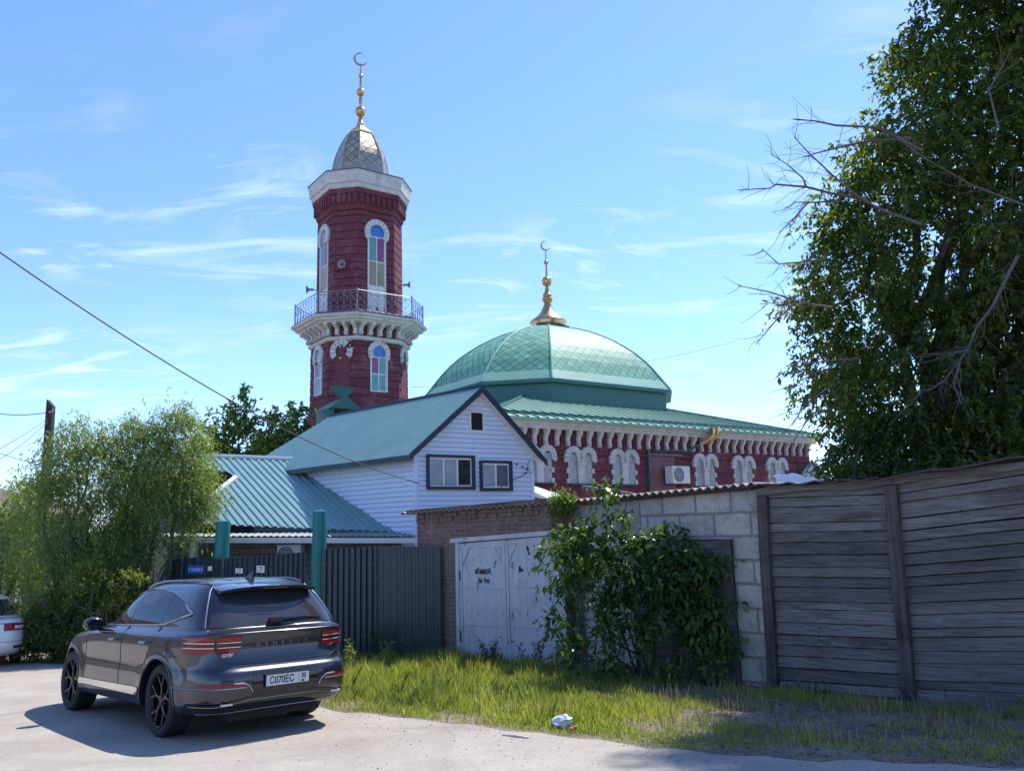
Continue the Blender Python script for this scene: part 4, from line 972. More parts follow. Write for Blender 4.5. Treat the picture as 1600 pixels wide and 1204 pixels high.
text_obj('Ба  Роя', 'graffiti', .12, M4(d_, FGa.e, Vector((0, 0, 1)), FGa.n), m_black, garage, .001, sx=.62, bold=.006)
# rust spots on the right leaf
m_rust = plain('rust', (.09, .05, .04), .9, var=.4, scale=20)
for px_, py_, r_ in ((824, 857, .045), (826, 864, .03), (834, 853, .02), (812, 889, .05), (816, 891, .03), (826, 896, .018), (839, 885, .015), (836, 917, .03), (827, 899, .012)):
    u, z = FGa.px(px_, py_); mb = MB(); mb.poly([FGa(u + r_ * (1 + .3 * math.sin(3 * t + px_)) * math.cos(t) * .8, z + r_ * (1 + .3 * math.cos(2 * t + py_)) * math.sin(t), -.0065) for t in np.linspace(0, 6, 11)]); mb.build('rust_patch', m_rust, garage)
# block shed
FB = Fr(gK, Vector((3.5, 12.15, 0)) - gK); LB = (Vector((3.5, 12.15, 0)) - gK).length
shed = thing('block_shed', 'grey concrete block shed with a wavy slate roof edge between brick garage and plank wall', 'shed', tuple(FB(LB / 2, G(0, 13.5))))
zb0 = FB.px(905, 792)[1]; zb1 = FB.px(1186, 762)[1]; u9 = FB.px(893, 850)[0]
mb = MB(); wq(mb, FB, u9, G(0, 14) - .3, zb0, LB + .05, G(0, 14) - .3, zb1); mb.build('wall', m_block, shed)
# plastered strip above the shutter and on the left
ur_ = FB.px(1000, 800)[0]; mb = MB(); wq(mb, FB, u9 + .01, FB.px(940, 835)[1], zb0 - .002, ur_, FB.px(990, 828)[1], zb0 + (zb1 - zb0) * .32, .015); mb.build('render_coat', m_concrete, shed)
# boarded opening behind the shrub
ua_, zt_ = FB.px(985, 838); ub_, _ = FB.px(1140, 850); zt_ = FB.px(1100, 842)[1]
mb = MB(); fbox(mb, FB, ua_, ub_ + .05, G(0, 13.5) - .1, zt_, -.02, .02); sh = mb.build('boarded_opening', m_dark, shed)
mb = MB(); z = zt_ - .02
while z > G(0, 13.2) + .1:
    hgt = random.uniform(.11, .15); fbox(mb, FB, ua_ + random.uniform(0, .1), ub_ + random.uniform(-.02, .05), z - hgt + .012, z, .02, .045 + random.uniform(0, .015)); z -= hgt
fbox(mb, FB, ub_ - .12, ub_ + .06, G(0, 13.2), zt_, .05, .09)
mb.build('board', m_plank, sh)
# wavy slate roof edges
def slate(F, ua_, za, ub_, zb__, depth, name, parent, rise=.06, pitch=.145, over=.16, h=.045):
    a = F(ua_, za, over); b = F(ub_, zb__, over); c = F(ub_, zb__ + rise, -depth); d = F(ua_, za + rise, -depth)
    O, U, V, n = planeframe(a, b, c)
    if n.z < 0: n = -n
    mb = MB(); pl = [to2(p, O, U, V) for p in (a, b, c, d)]; us = [q[0] for q in pl]
    sg = corr_segs(min(us), max(us), pitch, h, 'sine')
    profiled(mb, pl, O, U, V, n, sg)
    # sheet edge thickness
    for t0, h0, t1, h1 in sg:
        if t0 > (b - a).length: break
        p = lambda t, h_: O + U * t + n * h_
        mb.poly([p(t0, h0 - .012), p(t1, h1 - .012), p(t1, h1), p(t0, h0)])
    profiled(mb, pl, O - n * .012, U, V, n, sg)
    return mb.build(name, m_slate, parent)
slate(FGa, FGa.px(634, 800)[0], FGa.px(634, 803)[1], FGa.px(878, 800)[0], FGa.px(878, 786)[1], 5.5, 'roof', garage)
slate(FB, FB.px(880, 780)[0], FB.px(880, 786)[1], FB.px(1192, 755)[0], FB.px(1192, 757)[1], 4.5, 'roof', shed)
mb = MB(); a = FB(FB.px(880, 790)[0], FB.px(880, 789)[1], .09); b = FB(LB + .1, FB.px(1192, 757)[1] - .03, .09); mb.tube([a, a.lerp(b, .5) + Zv * .02, b], [.035, .045, .04], 5); mb.build('roof_beam', m_post, shed)
# torn board sticking out above the slate
mb = MB(); q0 = onwall(912, 760, FB.O - FB.n * .3, FB.e); q1 = onwall(990, 772, FB.O - FB.n * .3, FB.e); mb.box((q0 + q1) / 2, ((q1 - q0).length, .12, .05), ((q1 - q0).normalized(), FB.n, Zv))
tag(mb.build('loose_board', m_plank, origin=(q0 + q1) / 2), 'dark loose board lying on the slate roof of the block shed', 'board')
# ================================================================== PLANK BARN
b0 = Vector((3.5, 12.15, 0)); b1 = Vector((*GP(1422, 1094)[:2], 0)); dd_ = Vector((7.6, 7.6, 0)); b2 = Vector((*GP(1600, 1105)[:2], 0)); b2 = b1 + (b2 - b1).normalized() * 4.5
F1 = Fr(b0, b1 - b0); L1 = (b1 - b0).length; F2 = Fr(b1, b2 - b1); L2_ = (b2 - b1).length
barn = thing('plank_barn', 'long barn of dark weathered horizontal planks with leaning posts under the big tree', 'barn', tuple(F1(L1 / 2, G(0, 11.5))))
z10 = F1.px(1195, 763)[1]; z11 = F1.px(1385, 756)[1]; z21 = F2.px(1590, 722)[1]
def planks(F, L, zt0, zt1, n, name, base0, base1, sag=.03):
    mb = MB(); cuts = [0] + sorted([(k + random.uniform(-.22, .22)) / n for k in range(1, n)]) + [1]
    for k in range(n):
        j = [random.uniform(-sag, sag) * .5 for _ in range(2)]
        a0 = base0 + (zt0 - base0) * cuts[k]; a1 = base0 + (zt0 - base0) * cuts[k + 1]; c0 = base1 + (zt1 - base1) * cuts[k]; c1 = base1 + (zt1 - base1) * cuts[k + 1]
        o0 = random.uniform(0, .022); o1 = random.uniform(0, .022); g_ = random.uniform(.005, .022)
        nseg = 10; top = []; bot = []
        for s in range(nseg + 1):
            f = s / nseg; w1 = .002 * math.sin(f * 9 + k * 2.1) + .003 * math.sin(f * 37 + k); w0 = .002 * math.sin(f * 11 + k * 1.3)
            bot.append((f * L, a0 + (c0 - a0) * f + g_ / 2 + w0)); top.append((f * L, a1 + (c1 - a1) * f - g_ / 2 + w1))
        ids = []
        rows = [[F(u, z, -.03) for u, z in bot], [F(u, z, .02 + o0) for u, z in bot], [F(u, z, .008 + o1) for u, z in top], [F(u, z, -.03) for u, z in top]]
        mb.grid(rows[::-1])
    for u in [q for q in (.14, .8, 1.8, 2.9, 4.0) if q < L]:
        z = .15
        while z < 2.6: mb.box(F(u + random.gauss(0, .01), z, .045), (.012, .012, .012), F.ax(), 1); z += random.uniform(.07, .16)
    return mb.build(name, [m_plank, m_black], barn)
planks(F1, L1, z10, z11, 18, 'plank_wall', G(0, 12.1) - .02, G(0, 10.7) + .02)
planks(F2, L2_, z11 + .02, z11 + (z21 - z11) * L2_ / F2.px(1590, 722)[0], 18, 'plank_wall', G(0, 10.7) - .03, G(0, 8) + .02)
mb = MB(); bb = F1(0, 0, -.06); mb.poly([F1(0, -.3, -.05), F1(L1, -.3, -.05), F1(L1, z11, -.05), F1(0, z10, -.05)]); mb.poly([F2(0, -.3, -.05), F2(L2_, -.3, -.05), F2(L2_, z21, -.05), F2(0, z11, -.05)])
e_ = F1(0, 0, -5); mb.poly([F1(0, -.3, -5), F1(0, -.3, 0), F1(0, z10, 0), F1(0, z10, -5)]); mb.build('inner_wall', m_dark, barn)
def post(F, pt, pb, w_, name='post', dp=.1):
    ut, zt_ = F.px(*pt); ub_, zb__ = F.px(*pb); mb = MB(); q = w_ / 2; n = 8; rows = []
    for k in range(n + 1):
        f = k / n; u = ub_ + (ut - ub_) * f + .008 * math.sin(f * 7); z = zb__ + (zt_ - zb__) * f
        rows.append([F(u - q, z, .0), F(u - q, z, dp), F(u + q, z, dp), F(u + q, z, .0)])
    ids = mb.grid(rows, 0, True); mb.F(ids[0]); mb.F(ids[-1][::-1]); mb.build(name, m_post, barn)
post(F1, (1195, 770), (1212, 1075), .15); post(F1, (1395, 758), (1424, 1096), .15); 
def rail(F, pa, pb, th, dp, mat, name, zoff=0):
    ua_, za = F.px(*pa); ub_, zb__ = F.px(*pb); mb = MB(); n = 10
    rows = []
    for k in range(n + 1):
        f = k / n; u = ua_ + (ub_ - ua_) * f; z = za + (zb__ - za) * f + .015 * math.sin(f * 6 + ua_); t_ = th * (1 + .25 * math.sin(f * 11))
        rows.append([F(u, z - t_ / 2, -.02), F(u, z - t_ / 2, dp), F(u, z + t_ / 2, dp), F(u, z + t_ / 2, -.02)])
    ids = mb.grid(rows, 0, True); mb.F(ids[0]); mb.F(ids[-1][::-1]); mb.build(name, mat, barn)
rail(F1, (1188, 769), (1400, 751), .09, .13, m_plank, 'top_rail'); rail(F2, (1396, 752), (1625, 722), .08, .12, m_plank, 'top_rail')
mb = MB(); 
a = F1(-.1, F1.px(1190, 758)[1], .25); b = F1(L1, F1.px(1390, 746)[1], .25); c = F2(L2_, F2.px(1590, 715)[1] + .3, .25)
for p, q_ in ((a, b), (b, c)):
    n = 16; rows = [[], [], []]
    for k in range(n + 1):
        r_ = p.lerp(q_, k / n) + Zv * .018 * math.sin(k * 1.9 + p.x); rows[0].append(r_ - Zv * .025); rows[1].append(r_); rows[2].append(r_ + Vector((2.6, 3.2, -.2)))
    mb.grid(rows)
mb.build('roof', plain('tar_paper', (.05, .043, .045), .8, var=.3, scale=3, bump=.4), barn)
# small white gabled chimney hoods beyond the roofs
tr = P(1252, 735, 20); 
# ================================================================== UTILITY POLE AND WIRES
pp = P(76, 700, 27); pl_ = thing('utility_pole', 'dark square concrete utility pole behind the bushy trees at the left', 'utility pole', (pp.x, pp.y, G(0, 27)))
mb = MB(); zt_ = P(75, 629, 27).z; 
a = .16; mb.hexa([Vector((pp.x - .17, pp.y - .12, -1)), Vector((pp.x + .17, pp.y - .12, -1)), Vector((pp.x + .17, pp.y + .12, -1)), Vector((pp.x - .17, pp.y + .12, -1))], [Vector((pp.x - .12, pp.y - .1, zt_ + .1)), Vector((pp.x + .08, pp.y - .1, zt_ - .12)), Vector((pp.x + .08, pp.y + .1, zt_ - .12)), Vector((pp.x - .12, pp.y + .1, zt_ + .1))]); mb.build('shaft', m_pole, pl_)
mb = MB(); zi = P(80, 645, 27).z; mb.tube([(pp.x, pp.y - .13, zi), (pp.x + .15, pp.y - .2, zi + .02), (pp.x + .18, pp.y - .2, zi + .1)], .02, 5); mb.build('insulator', m_white, pl_)
def wire(a, b, sag, r_, label, n=24):
    a, b = Vector(a), Vector(b); pts = [a.lerp(b, k / n) - Zv * sag * 4 * (k / n) * (1 - k / n) for k in range(n + 1)]; mb = MB(); mb.tube(pts, r_, 5); o = mb.build('overhead_wire', m_cable, origin=a); return tag(o, label, 'wire')
w0 = P(-60, 352, 9.5); w3 = FH(*FH.px(652, 755), .1); wire(w0, w3, .42, .011, 'twisted black service cable sloping from the upper left down to the siding house')
wp = Vector((pp.x, pp.y - .15, zi))
wire(wp, P(-40, 638, 30), .15, .015, 'thin wire running left from the top of the utility pole')
wire(wp + Vector((0, 0, -.2)), P(-40, 722, 16), .05, .008, 'thin wire dropping left below the top of the pole, upper of two')
wire(wp + Vector((0, 0, -.3)), P(-30, 735, 16), .1, .008, 'thin wire dropping left below the top of the pole, lower of two')
wire(P(70, 728, 27), P(-40, 695, 18), .02, .009, 'thin wire crossing low behind the left trees, falling to the right')
wire(P(1150, 533, 60), P(640, 605, 48), .6, .012, 'hair-thin distant wire behind the dome')
# ================================================================== CARS
class Body:
    """car shell lofted from horizontal outlines; s runs back from the front bumper, t to the left, z up"""
    def __init__(b, keys, arches, x0):
        b.k = np.array(keys, float); b.arches = arches; b.x0 = x0
        # smooth key table
        n = len(keys); tt = np.arange(n); f = np.linspace(0, n - 1, (n - 1) * 4 + 1)
        def pch(y):
            d = np.diff(y); m = np.zeros(n); m[1:-1] = np.where(d[1:] * d[:-1] > 0, 2 * d[1:] * d[:-1] / (d[1:] + d[:-1] + 1e-12), 0); m[0] = d[0]; m[-1] = d[-1]
            i = np.minimum(f.astype(int), n - 2); u = f - i
            return (2 * u**3 - 3 * u**2 + 1) * y[i] + (u**3 - 2 * u**2 + u) * m[i] + (-2 * u**3 + 3 * u**2) * y[i + 1] + (u**3 - u**2) * m[i + 1]
        b.K = np.stack([pch(b.k[:, j]) for j in range(b.k.shape[1])], 1)
    def row(b, z):
        K = b.K; return [float(np.interp(z, K[:, 0], K[:, j])) for j in range(1, K.shape[1])]
    def flare(b, s, z):
        r = 0
        for sc, zc_, R_ in b.arches:
            d = math.hypot(s - sc, z - zc_); r += .030 * math.exp(-((d - R_ - .03) / .075) ** 2) if z < zc_ + R_ + .3 else 0
        return r
    def halfw(b, s, z, fl=True):
        sf, sr, wm, nf, nr = b.row(z); sm = (sf + sr) / 2; a = (sr - sf) / 2; f = (s - sm) / a
        n = nf if f < 0 else nr
        w_ = wm * max(0, 1 - abs(f) ** n) ** (1 / n)
        if fl and z < 1.0: w_ += b.flare(s, z) * (w_ / wm)
        return w_
    def outline(b, z, N_=220):
        """points (s,t) by arc length from the rear centre round the left side to the front centre"""
        sf, sr, wm, nf, nr = b.row(z); sm = (sf + sr) / 2; a = (sr - sf) / 2
        th = np.linspace(0, math.pi / 2, 260)
        def q(n, sg): return [(sm + sg * a * math.sin(t) ** (2 / n), wm * max(0, math.cos(t)) ** (2 / n)) for t in th]
        rear = q(nr, 1)[::-1]; front = q(nf, -1)
        pts = rear + front[1:]
        if z < 1.0: pts = [(s, t + b.flare(s, z) * (t / wm)) for s, t in pts]
        return np.array(pts)
    def arc(b, z, a):
        p = b.outline(z); d = np.hypot(*np.diff(p, axis=0).T); L = np.concatenate([[0], np.cumsum(d)])
        s = float(np.interp(abs(a), L, p[:, 0])); t = float(np.interp(abs(a), L, p[:, 1])) * (1 if a >= 0 else -1)
        return s, t
    def pt(b, s, t, z): return Vector((b.x0 - s, t, z))
    def arcpt(b, z, a, off=0.0):
        s, t = b.arc(z, a); s1, t1 = b.arc(z, a - .01); s2, t2 = b.arc(z, a + .01); tx = Vector((s2 - s1, t2 - t1)); 
        if tx.length < 1e-6: tx = Vector((0, 1))
        tx.normalize(); n = Vector((tx.y, -tx.x))     # outward
        sn, tn_ = b.arc(z + .02, a); sd, td = b.arc(z - .02, a); nz = -((sn - sd) * n.x + (tn_ - td) * n.y) / .04
        nn = Vector((-n.x, n.y, max(-1.5, min(6, nz)))).normalized()
        return b.pt(s, t, z) + nn * off
    def sidept(b, s, z, side, off=0.0):
        w_ = b.halfw(s, z); w2 = b.halfw(s, z + .02); w1 = b.halfw(s, z - .02); nz = -(w2 - w1) / .04
        nn = Vector((0, 1, max(-.6, min(4, nz)))).normalized(); p = b.pt(s, w_, z) + nn * off
        return Vector((p.x, p.y * side, p.z))
    def shell(b, mats):
        mb = MB(); K = b.K; Npt = 96; rows = []
        for r in K:
            p = b.outline(float(r[0])); d = np.hypot(*np.diff(p, axis=0).T); L = np.concatenate([[0], np.cumsum(d)]); q = np.linspace(0, L[-1], Npt + 1)
            S = np.interp(q, L, p[:, 0]); T_ = np.interp(q, L, p[:, 1]); T_[0] = 0; T_[-1] = 0
            loop = [b.pt(S[i], T_[i], r[0]) for i in range(Npt + 1)] + [b.pt(S[i], -T_[i], r[0]) for i in range(Npt - 1, 0, -1)]
            rows.append(loop)
        ids = mb.grid(rows, 0, True); mb.F(ids[0]); mb.F(ids[-1][::-1])
        return mb
def patch_side(b, outline_pts, side, off, nu=26, nv=8):
    """patch between a lower and an upper curve (lists of (s,z)), same length"""
    lo_, hi_ = outline_pts; mb = MB(); rows = []
    for j in range(nv + 1):
        f = j / nv; rows.append([b.sidept(a[0] + (c[0] - a[0]) * f, a[1] + (c[1] - a[1]) * f, side, off) for a, c in zip(lo_, hi_)])
    mb.grid(rows); return mb
def patch_arc(b, lo_, hi_, off, nv=6):
    mb = MB(); rows = []
    for j in range(nv + 1):
        f = j / nv; rows.append([b.arcpt(a[1] + (c[1] - a[1]) * f, a[0] + (c[0] - a[0]) * f, off) for a, c in zip(lo_, hi_)])
    mb.grid(rows); return mb
def resample(pts, n):
    p = np.array(pts, float); d = np.hypot(*np.diff(p, axis=0).T); L = np.concatenate([[0], np.cumsum(d)]); q = np.linspace(0, L[-1], n)
    return [(float(np.interp(x, L, p[:, 0])), float(np.interp(x, L, p[:, 1]))) for x in q]
def bysx(pts, ss): p = np.array(pts, float); return [(s, float(np.interp(s, p[:, 0], p[:, 1]))) for s in ss]
# paint
def paint(name, c, metal=.5, rough=.32):
    t = T(name, rough, metal, .5, coat=1.0); t.p.inputs['Coat Roughness'].default_value = .04
    n = t.noise(900, 2, .5); t.col(t.ramp(n, [(.3, tuple(x * .85 for x in c)), (.7, tuple(x * 1.2 for x in c))])); return t.m
m_paint = paint('dark_grey_metallic_paint', (.020, .022, .034), .45, .30)
m_wpaint = paint('white_car_paint', (.72, .72, .71), 0, .35)
m_cglass = glassm('tinted_car_glass', (.004, .005, .007), .02, .5)
m_chrome = plain('chrome', (.72, .72, .73), .12, 1.0, var=.03); m_satin = plain('satin_trim', (.34, .35, .37), .25, .9, var=.05); m_gloss = plain('gloss_black', (.010, .010, .011), .12, 0, var=.1, spec=.6)
m_rub = plain('tyre_rubber', (.018, .018, .019), .8, var=.3, scale=8, bump=.1); m_rim = plain('dark_rim', (.035, .035, .038), .3, .7, var=.1); m_rimedge = plain('machined_rim_edge', (.22, .22, .23), .3, .9, var=.1)
t = T('red_lamp', .2, 0, .3, coat=.3); t.col(t.ramp(t.noise(40, 2, .5), [(.3, (.20, .005, .012)), (.7, (.36, .010, .028))])); m_red = t.m
t = T('dark_red_lamp', .15, 0, .4, coat=.3); t.col(t.ramp(t.noise(40, 2, .5), [(.3, (.05, .006, .010)), (.7, (.11, .012, .02))])); m_dred = t.m
m_under = plain('underbody', (.015, .015, .015), .9, var=.3)
def wheel(parent, c, r, wd, side, rim_mat, spokes=5, name='wheel'):
    """c = centre of the outer face; side=+1 left"""
    c = Vector(c); ey = Vector((0, side, 0)); ex = Vector((1, 0, 0)); ez = Vector((0, 0, 1)); ax = (ex, ez, ey) if side > 0 else (ez, ex, ey)
    e = thing_child(name, parent)
    mb = MB(); rr = r * .745; mb_prof = [(rr, -wd + .01), (r * .93, -wd), (r * .985, -wd + .02), (r, -wd + .05), (r, -.05), (r * .985, -.018), (r * .93, .0), (r * .86, .004), (rr + .006, -.004), (rr, -.012)]
    n = 56; rows = [[c + ax[2] * d + (ax[0] * math.cos(2 * math.pi * k / n) + ax[1] * math.sin(2 * math.pi * k / n)) * q for k in range(n)] for q, d in mb_prof]
    mb.grid(rows, 0, True); 
    mb.build('tyre', m_rub, e, smooth=True)
    mb = MB()
    for dd in (-.07, -.12, -.17):     # tread grooves as dark rings
        rows = [[c + ax[2] * d + (ax[0] * math.cos(2 * math.pi * k / n) + ax[1] * math.sin(2 * math.pi * k / n)) * (r + .0015) for k in range(n)] for d in (dd, dd - .012)]; mb.grid(rows, 0, True)
    mb.build('tread_groove', m_dark, e)
    mb = MB(); rows = [[c + ax[2] * d + (ax[0] * math.cos(2 * math.pi * k / n) + ax[1] * math.sin(2 * math.pi * k / n)) * q for k in range(n)] for q, d in [(rr, -.010), (rr - .006, -.004), (rr - .016, -.012), (rr - .03, -.05), (rr - .04, -.15), (.10, -.16), (.001, -.16)]]
    mb.grid(rows, 0, True)
    # spokes: Y shaped
    def sp(a0, a1, r0, r1, w0, w1, d0, d1):
        p0 = c + (ax[0] * math.cos(a0) + ax[1] * math.sin(a0)) * r0; p1 = c + (ax[0] * math.cos(a1) + ax[1] * math.sin(a1)) * r1
        d = (p1 - p0).normalized(); q = d.cross(ax[2]).normalized()
        mb.hexa([p0 + q * w0 + ey * (d0 - .045), p1 + q * w1 + ey * (d1 - .045), p1 - q * w1 + ey * (d1 - .045), p0 - q * w0 + ey * (d0 - .045)], [p0 + q * w0 * .8 + ey * d0, p1 + q * w1 * .8 + ey * d1, p1 - q * w1 * .8 + ey * d1, p0 - q * w0 * .8 + ey * d0], 0)
        mb.hexa([p0 + q * w0 * .80 + ey * (d0 + .0005), p1 + q * w1 * .8 + ey * (d1 + .0005), p1 + q * w1 * .45 + ey * (d1 + .0005), p0 + q * w0 * .45 + ey * (d0 + .0005)], [p0 + q * w0 * .78 + ey * (d0 + .003), p1 + q * w1 * .78 + ey * (d1 + .003), p1 + q * w1 * .5 + ey * (d1 + .003), p0 + q * w0 * .5 + ey * (d0 + .003)], 1)
    for k in range(spokes):
        a = 2 * math.pi * k / spokes + .3
        sp(a, a, .03, rr * .55, .024, .017, -.035, -.03)
        for s in (-1, 1): sp(a + s * .03, a + s * .30, rr * .50, rr - .012, .014, .011, -.03, -.016); 
        sp(a + math.pi / spokes, a + math.pi / spokes, .05, rr * .3, .012, .01, -.04, -.05)
    mb.build('rim', [rim_mat, m_rimedge], e)
    mb = MB(); mb.lathe(c, [(.055, -.05), (.055, -.028), (.035, -.022), (.001, -.021)], 16, ax=ax); mb.build('hub_cap', m_rim, e, smooth=True)
    return e
def thing_child(name, parent):
    o = bpy.data.objects.new(name, None); COL.objects.link(o); o.parent = parent; ORG[o.name] = Vector((0, 0, 0)); o.empty_display_size = .2; return o
def boolean_cut(o, cutter):
    md = o.modifiers.new('b', 'BOOLEAN'); md.operation = 'DIFFERENCE'; md.solver = 'EXACT'; md.object = cutter
    try: md.material_mode = 'TRANSFER'
    except Exception: pass
    dg = bpy.context.evaluated_depsgraph_get(); dg.update(); me = bpy.data.meshes.new_from_object(o.evaluated_get(dg)); o.modifiers.remove(md); old = o.data; o.data = me; me.name = o.name
    bpy.data.objects.remove(cutter); bpy.data.meshes.remove(old)
def car_frame(name, label, cat, cpos, heading):
    o = thing(name, label, cat, (0, 0, 0)); ORG[o.name] = Vector((0, 0, 0))
    fx = Vector((math.cos(heading), math.sin(heading), 0)); up = Vector((0, -GS, 1)).normalized(); fx = (fx - up * fx.dot(up)).normalized(); lf = up.cross(fx)
    o.matrix_world = Matrix(((fx.x, lf.x, up.x, cpos[0]), (fx.y, lf.y, up.y, cpos[1]), (fx.z, lf.z, up.z, G(*cpos) + .006), (0, 0, 0, 1))); return o
# ---- dark grey SUV
suv = car_frame('suv', 'dark grey metallic SUV seen from behind, parked on the dusty road by the green fence', 'car', (-4.36, 11.36), R(134.8))
keys = [(.26, .40, 4.66, .86, 5, 6), (.29, .30, 4.76, .93, 5, 6.5), (.37, .12, 4.86, .965, 5, 7), (.50, .03, 4.925, .975, 4.5, 7), (.62, .00, 4.93, .972, 4.5, 7), (.70, .01, 4.915, .965, 4.5, 7), (.76, .03, 4.86, .962, 4.5, 7),
        (.86, .07, 4.825, .968, 4.5, 7), (.95, .14, 4.815, .970, 4.2, 7), (1.02, .45, 4.82, .962, 4, 7), (1.07, .80, 4.83, .948, 3.8, 7), (1.105, 1.10, 4.835, .925, 3.6, 7), (1.125, 1.28, 4.80, .900, 3.5, 7), (1.15, 1.42, 4.72, .882, 3.5, 7), (1.22, 1.58, 4.665, .862, 3.8, 7),
        (1.34, 1.78, 4.575, .812, 4, 7), (1.46, 2.00, 4.475, .748, 4.2, 7), (1.55, 2.18, 4.39, .690, 4.2, 6.5), (1.61, 2.38, 4.32, .635, 4, 6), (1.655, 2.62, 4.15, .56, 3.6, 5), (1.685, 2.85, 3.9, .43, 3.2, 4), (1.70, 3.05, 3.65, .25, 3, 3)]
WZ, WR = .385, .385
B = Body(keys, [(.87, WZ, .45), (3.825, WZ, .45)], 2.4)
sh_ = B.shell(None).build('body', [m_paint, m_under], suv, smooth=True, weld=True)
mbc = MB()
for sc in (.87, 3.825):
    for sd in (1, -1):
        mbc.lathe((2.4 - sc, sd * .80, WZ), [(.445, -.26), (.445, .26)], 48, ax=(Vector((1, 0, 0)), Vector((0, 0, 1)), Vector((0, -1, 0))), mi=1)
cut = mbc.build('cutter', [m_paint, m_under], suv); cut.data.materials.clear(); cut.data.materials.append(m_paint); cut.data.materials.append(m_under); boolean_cut(sh_, cut)
try: sh_.data.set_sharp_from_angle(angle=R(35))
except Exception: pass
for sc in (.87, 3.825):
    for sd in (1, -1): wheel(suv, (2.4 - sc, sd * .955, WR), WR, .265, sd, m_rim)
# arch lips
for sd in (1, -1):
    for sc in (.87, 3.825):
        mb = MB(); pts = [B.sidept(sc + .452 * math.cos(a), WZ + .452 * math.sin(a), sd, .002) for a in np.linspace(-.25, math.pi + .25, 40) if WZ + .452 * math.sin(a) > .27]; mb.tube(pts, .012, 5); mb.build('arch_lip', m_paint, suv, smooth=True)
    # glass house
    top = [(1.60, 1.125), (1.75, 1.24), (1.95, 1.37), (2.2, 1.475), (2.5, 1.545), (2.85, 1.572), (3.2, 1.565), (3.55, 1.53), (3.85, 1.47), (4.05, 1.41), (4.22, 1.335), (4.25, 1.32)]
    bot = [(1.60, 1.12), (2.2, 1.145), (2.9, 1.165), (3.5, 1.18), (3.72, 1.195), (3.95, 1.24), (4.15, 1.295), (4.25, 1.315)]
    for a, b, nm in ((1.62, 2.66, 'front_window'), (2.74, 3.60, 'rear_window'), (3.635, 4.22, 'quarter_window')):
        ss = np.linspace(a, b, 22)
        if nm != 'front_window' : pass
        patch_side(B, (bysx(bot, ss), bysx(top, ss)), sd, .006).build(nm, m_cglass, suv, smooth=True)
    ss = np.linspace(2.64, 2.76, 4); patch_side(B, (bysx(bot, ss), bysx(top, ss)), sd, .004).build('door_pillar', m_gloss, suv)
    ss = np.linspace(3.59, 3.645, 3); patch_side(B, (bysx(bot, ss), bysx(top, ss)), sd, .004).build('door_pillar', m_gloss, suv)
    mb = MB(); loop = resample(top, 44) + resample(bot, 40)[::-1]; mb.tube([B.sidept(s, z, sd, .008) for s, z in loop] + [B.sidept(*loop[0], sd, .008)], .0075, 6); mb.build('window_trim', m_satin, suv, smooth=True)
    mb = MB(); mb.tube([B.sidept(s, z, sd, .010) for s, z in resample([(4.03, 1.40), (4.16, 1.35), (4.27, 1.315), (4.18, 1.29), (4.08, 1.27)], 12)], .012, 6); mb.build('window_trim', m_satin, suv, smooth=True)
    # door gaps, handles, chrome sill, fuel flap
    mb = MB()
    for ln in ([(1.52, 1.09), (1.44, .95), (1.42, .70), (1.45, .40)], [(2.70, 1.15), (2.66, .95), (2.64, .6), (2.66, .38)], [(3.62, 1.17), (3.60, 1.02), (3.48, .88), (3.33, .70), (3.26, .5), (3.24, .38)], [(1.45, .40), (3.24, .38)], [(4.28, 1.06), (4.2, 1.07), (4.02, 1.06), (3.98, .95), (4.03, .87), (4.25, .87)]):
        mb.tube([B.sidept(s, z, sd, .0005) for s, z in resample(ln, 18)], .0045, 4)
    mb.build('panel_gap', m_black, suv)
    mb = MB(); mb.tube([B.sidept(s, z, sd, .002) for s, z in resample([(1.3, 1.05), (2.4, 1.075), (3.5, 1.06), (4.3, 1.075), (4.7, 1.09)], 30)], .007, 5); mb.build('shoulder_crease', m_paint, suv, smooth=True)
    for s in (2.42, 3.38):
        mb = MB(); mb.tube([B.sidept(s - .11, .985, sd, .0), B.sidept(s - .09, .985, sd, .03), B.sidept(s + .09, .99, sd, .03), B.sidept(s + .11, .99, sd, .0)], [.012, .016, .016, .012], 8); mb.build('door_handle', m_paint, suv, smooth=True)
    ss = np.linspace(1.36, 3.36, 20); patch_side(B, ([(s, .40) for s in ss], [(s, .47 + .01 * (s - 1.4)) for s in ss]), sd, .012, nv=3).build('sill_trim', m_chrome, suv, smooth=True)
    ss = np.linspace(1.34, 3.37, 20); patch_side(B, ([(s, .292) for s in ss], [(s, .39) for s in ss]), sd, .006, nv=3).build('sill_cladding', m_gloss, suv, smooth=True)
    # roof rail
    def rz(s):
        lo_, hi_ = 1.2, 1.69
        for _ in range(24):
            m_ = (lo_ + hi_) / 2
            if B.halfw(s, m_) > .57: lo_ = m_
            else: hi_ = m_
        return lo_
    mb = MB(); rp = [(s, rz(s) + .012 * min(1, (s - 2.42) * 5, (4.2 - s) * 5)) for s in np.linspace(2.42, 4.2, 24)]
    mb.tube([Vector((2.4 - s, sd * .572, z + .012)) for s, z in rp], .013, 6); mb.build('roof_rail', m_satin, suv, smooth=True)
    # mirror
    mb = MB(); c = Vector((2.4 - 1.80, sd * 1.02, 1.155)); n = 14
    rows = []
    for k in range(9):
        a = math.pi * (k + .02) / 8.04 - math.pi / 2; q = math.cos(a) ** .55; rows.append([c + Vector((.09 * math.sin(a) + .02 * math.cos(2 * math.pi * j / n) * 0, sd * .125 * q * math.cos(2 * math.pi * j / n), .09 * q * math.sin(2 * math.pi * j / n))) for j in range(n)])
    ids = mb.grid(rows, 0, True); mb.F(ids[0]); mb.F(ids[-1][::-1]); mr = mb.build('mirror', m_paint, suv, smooth=True, weld=True)
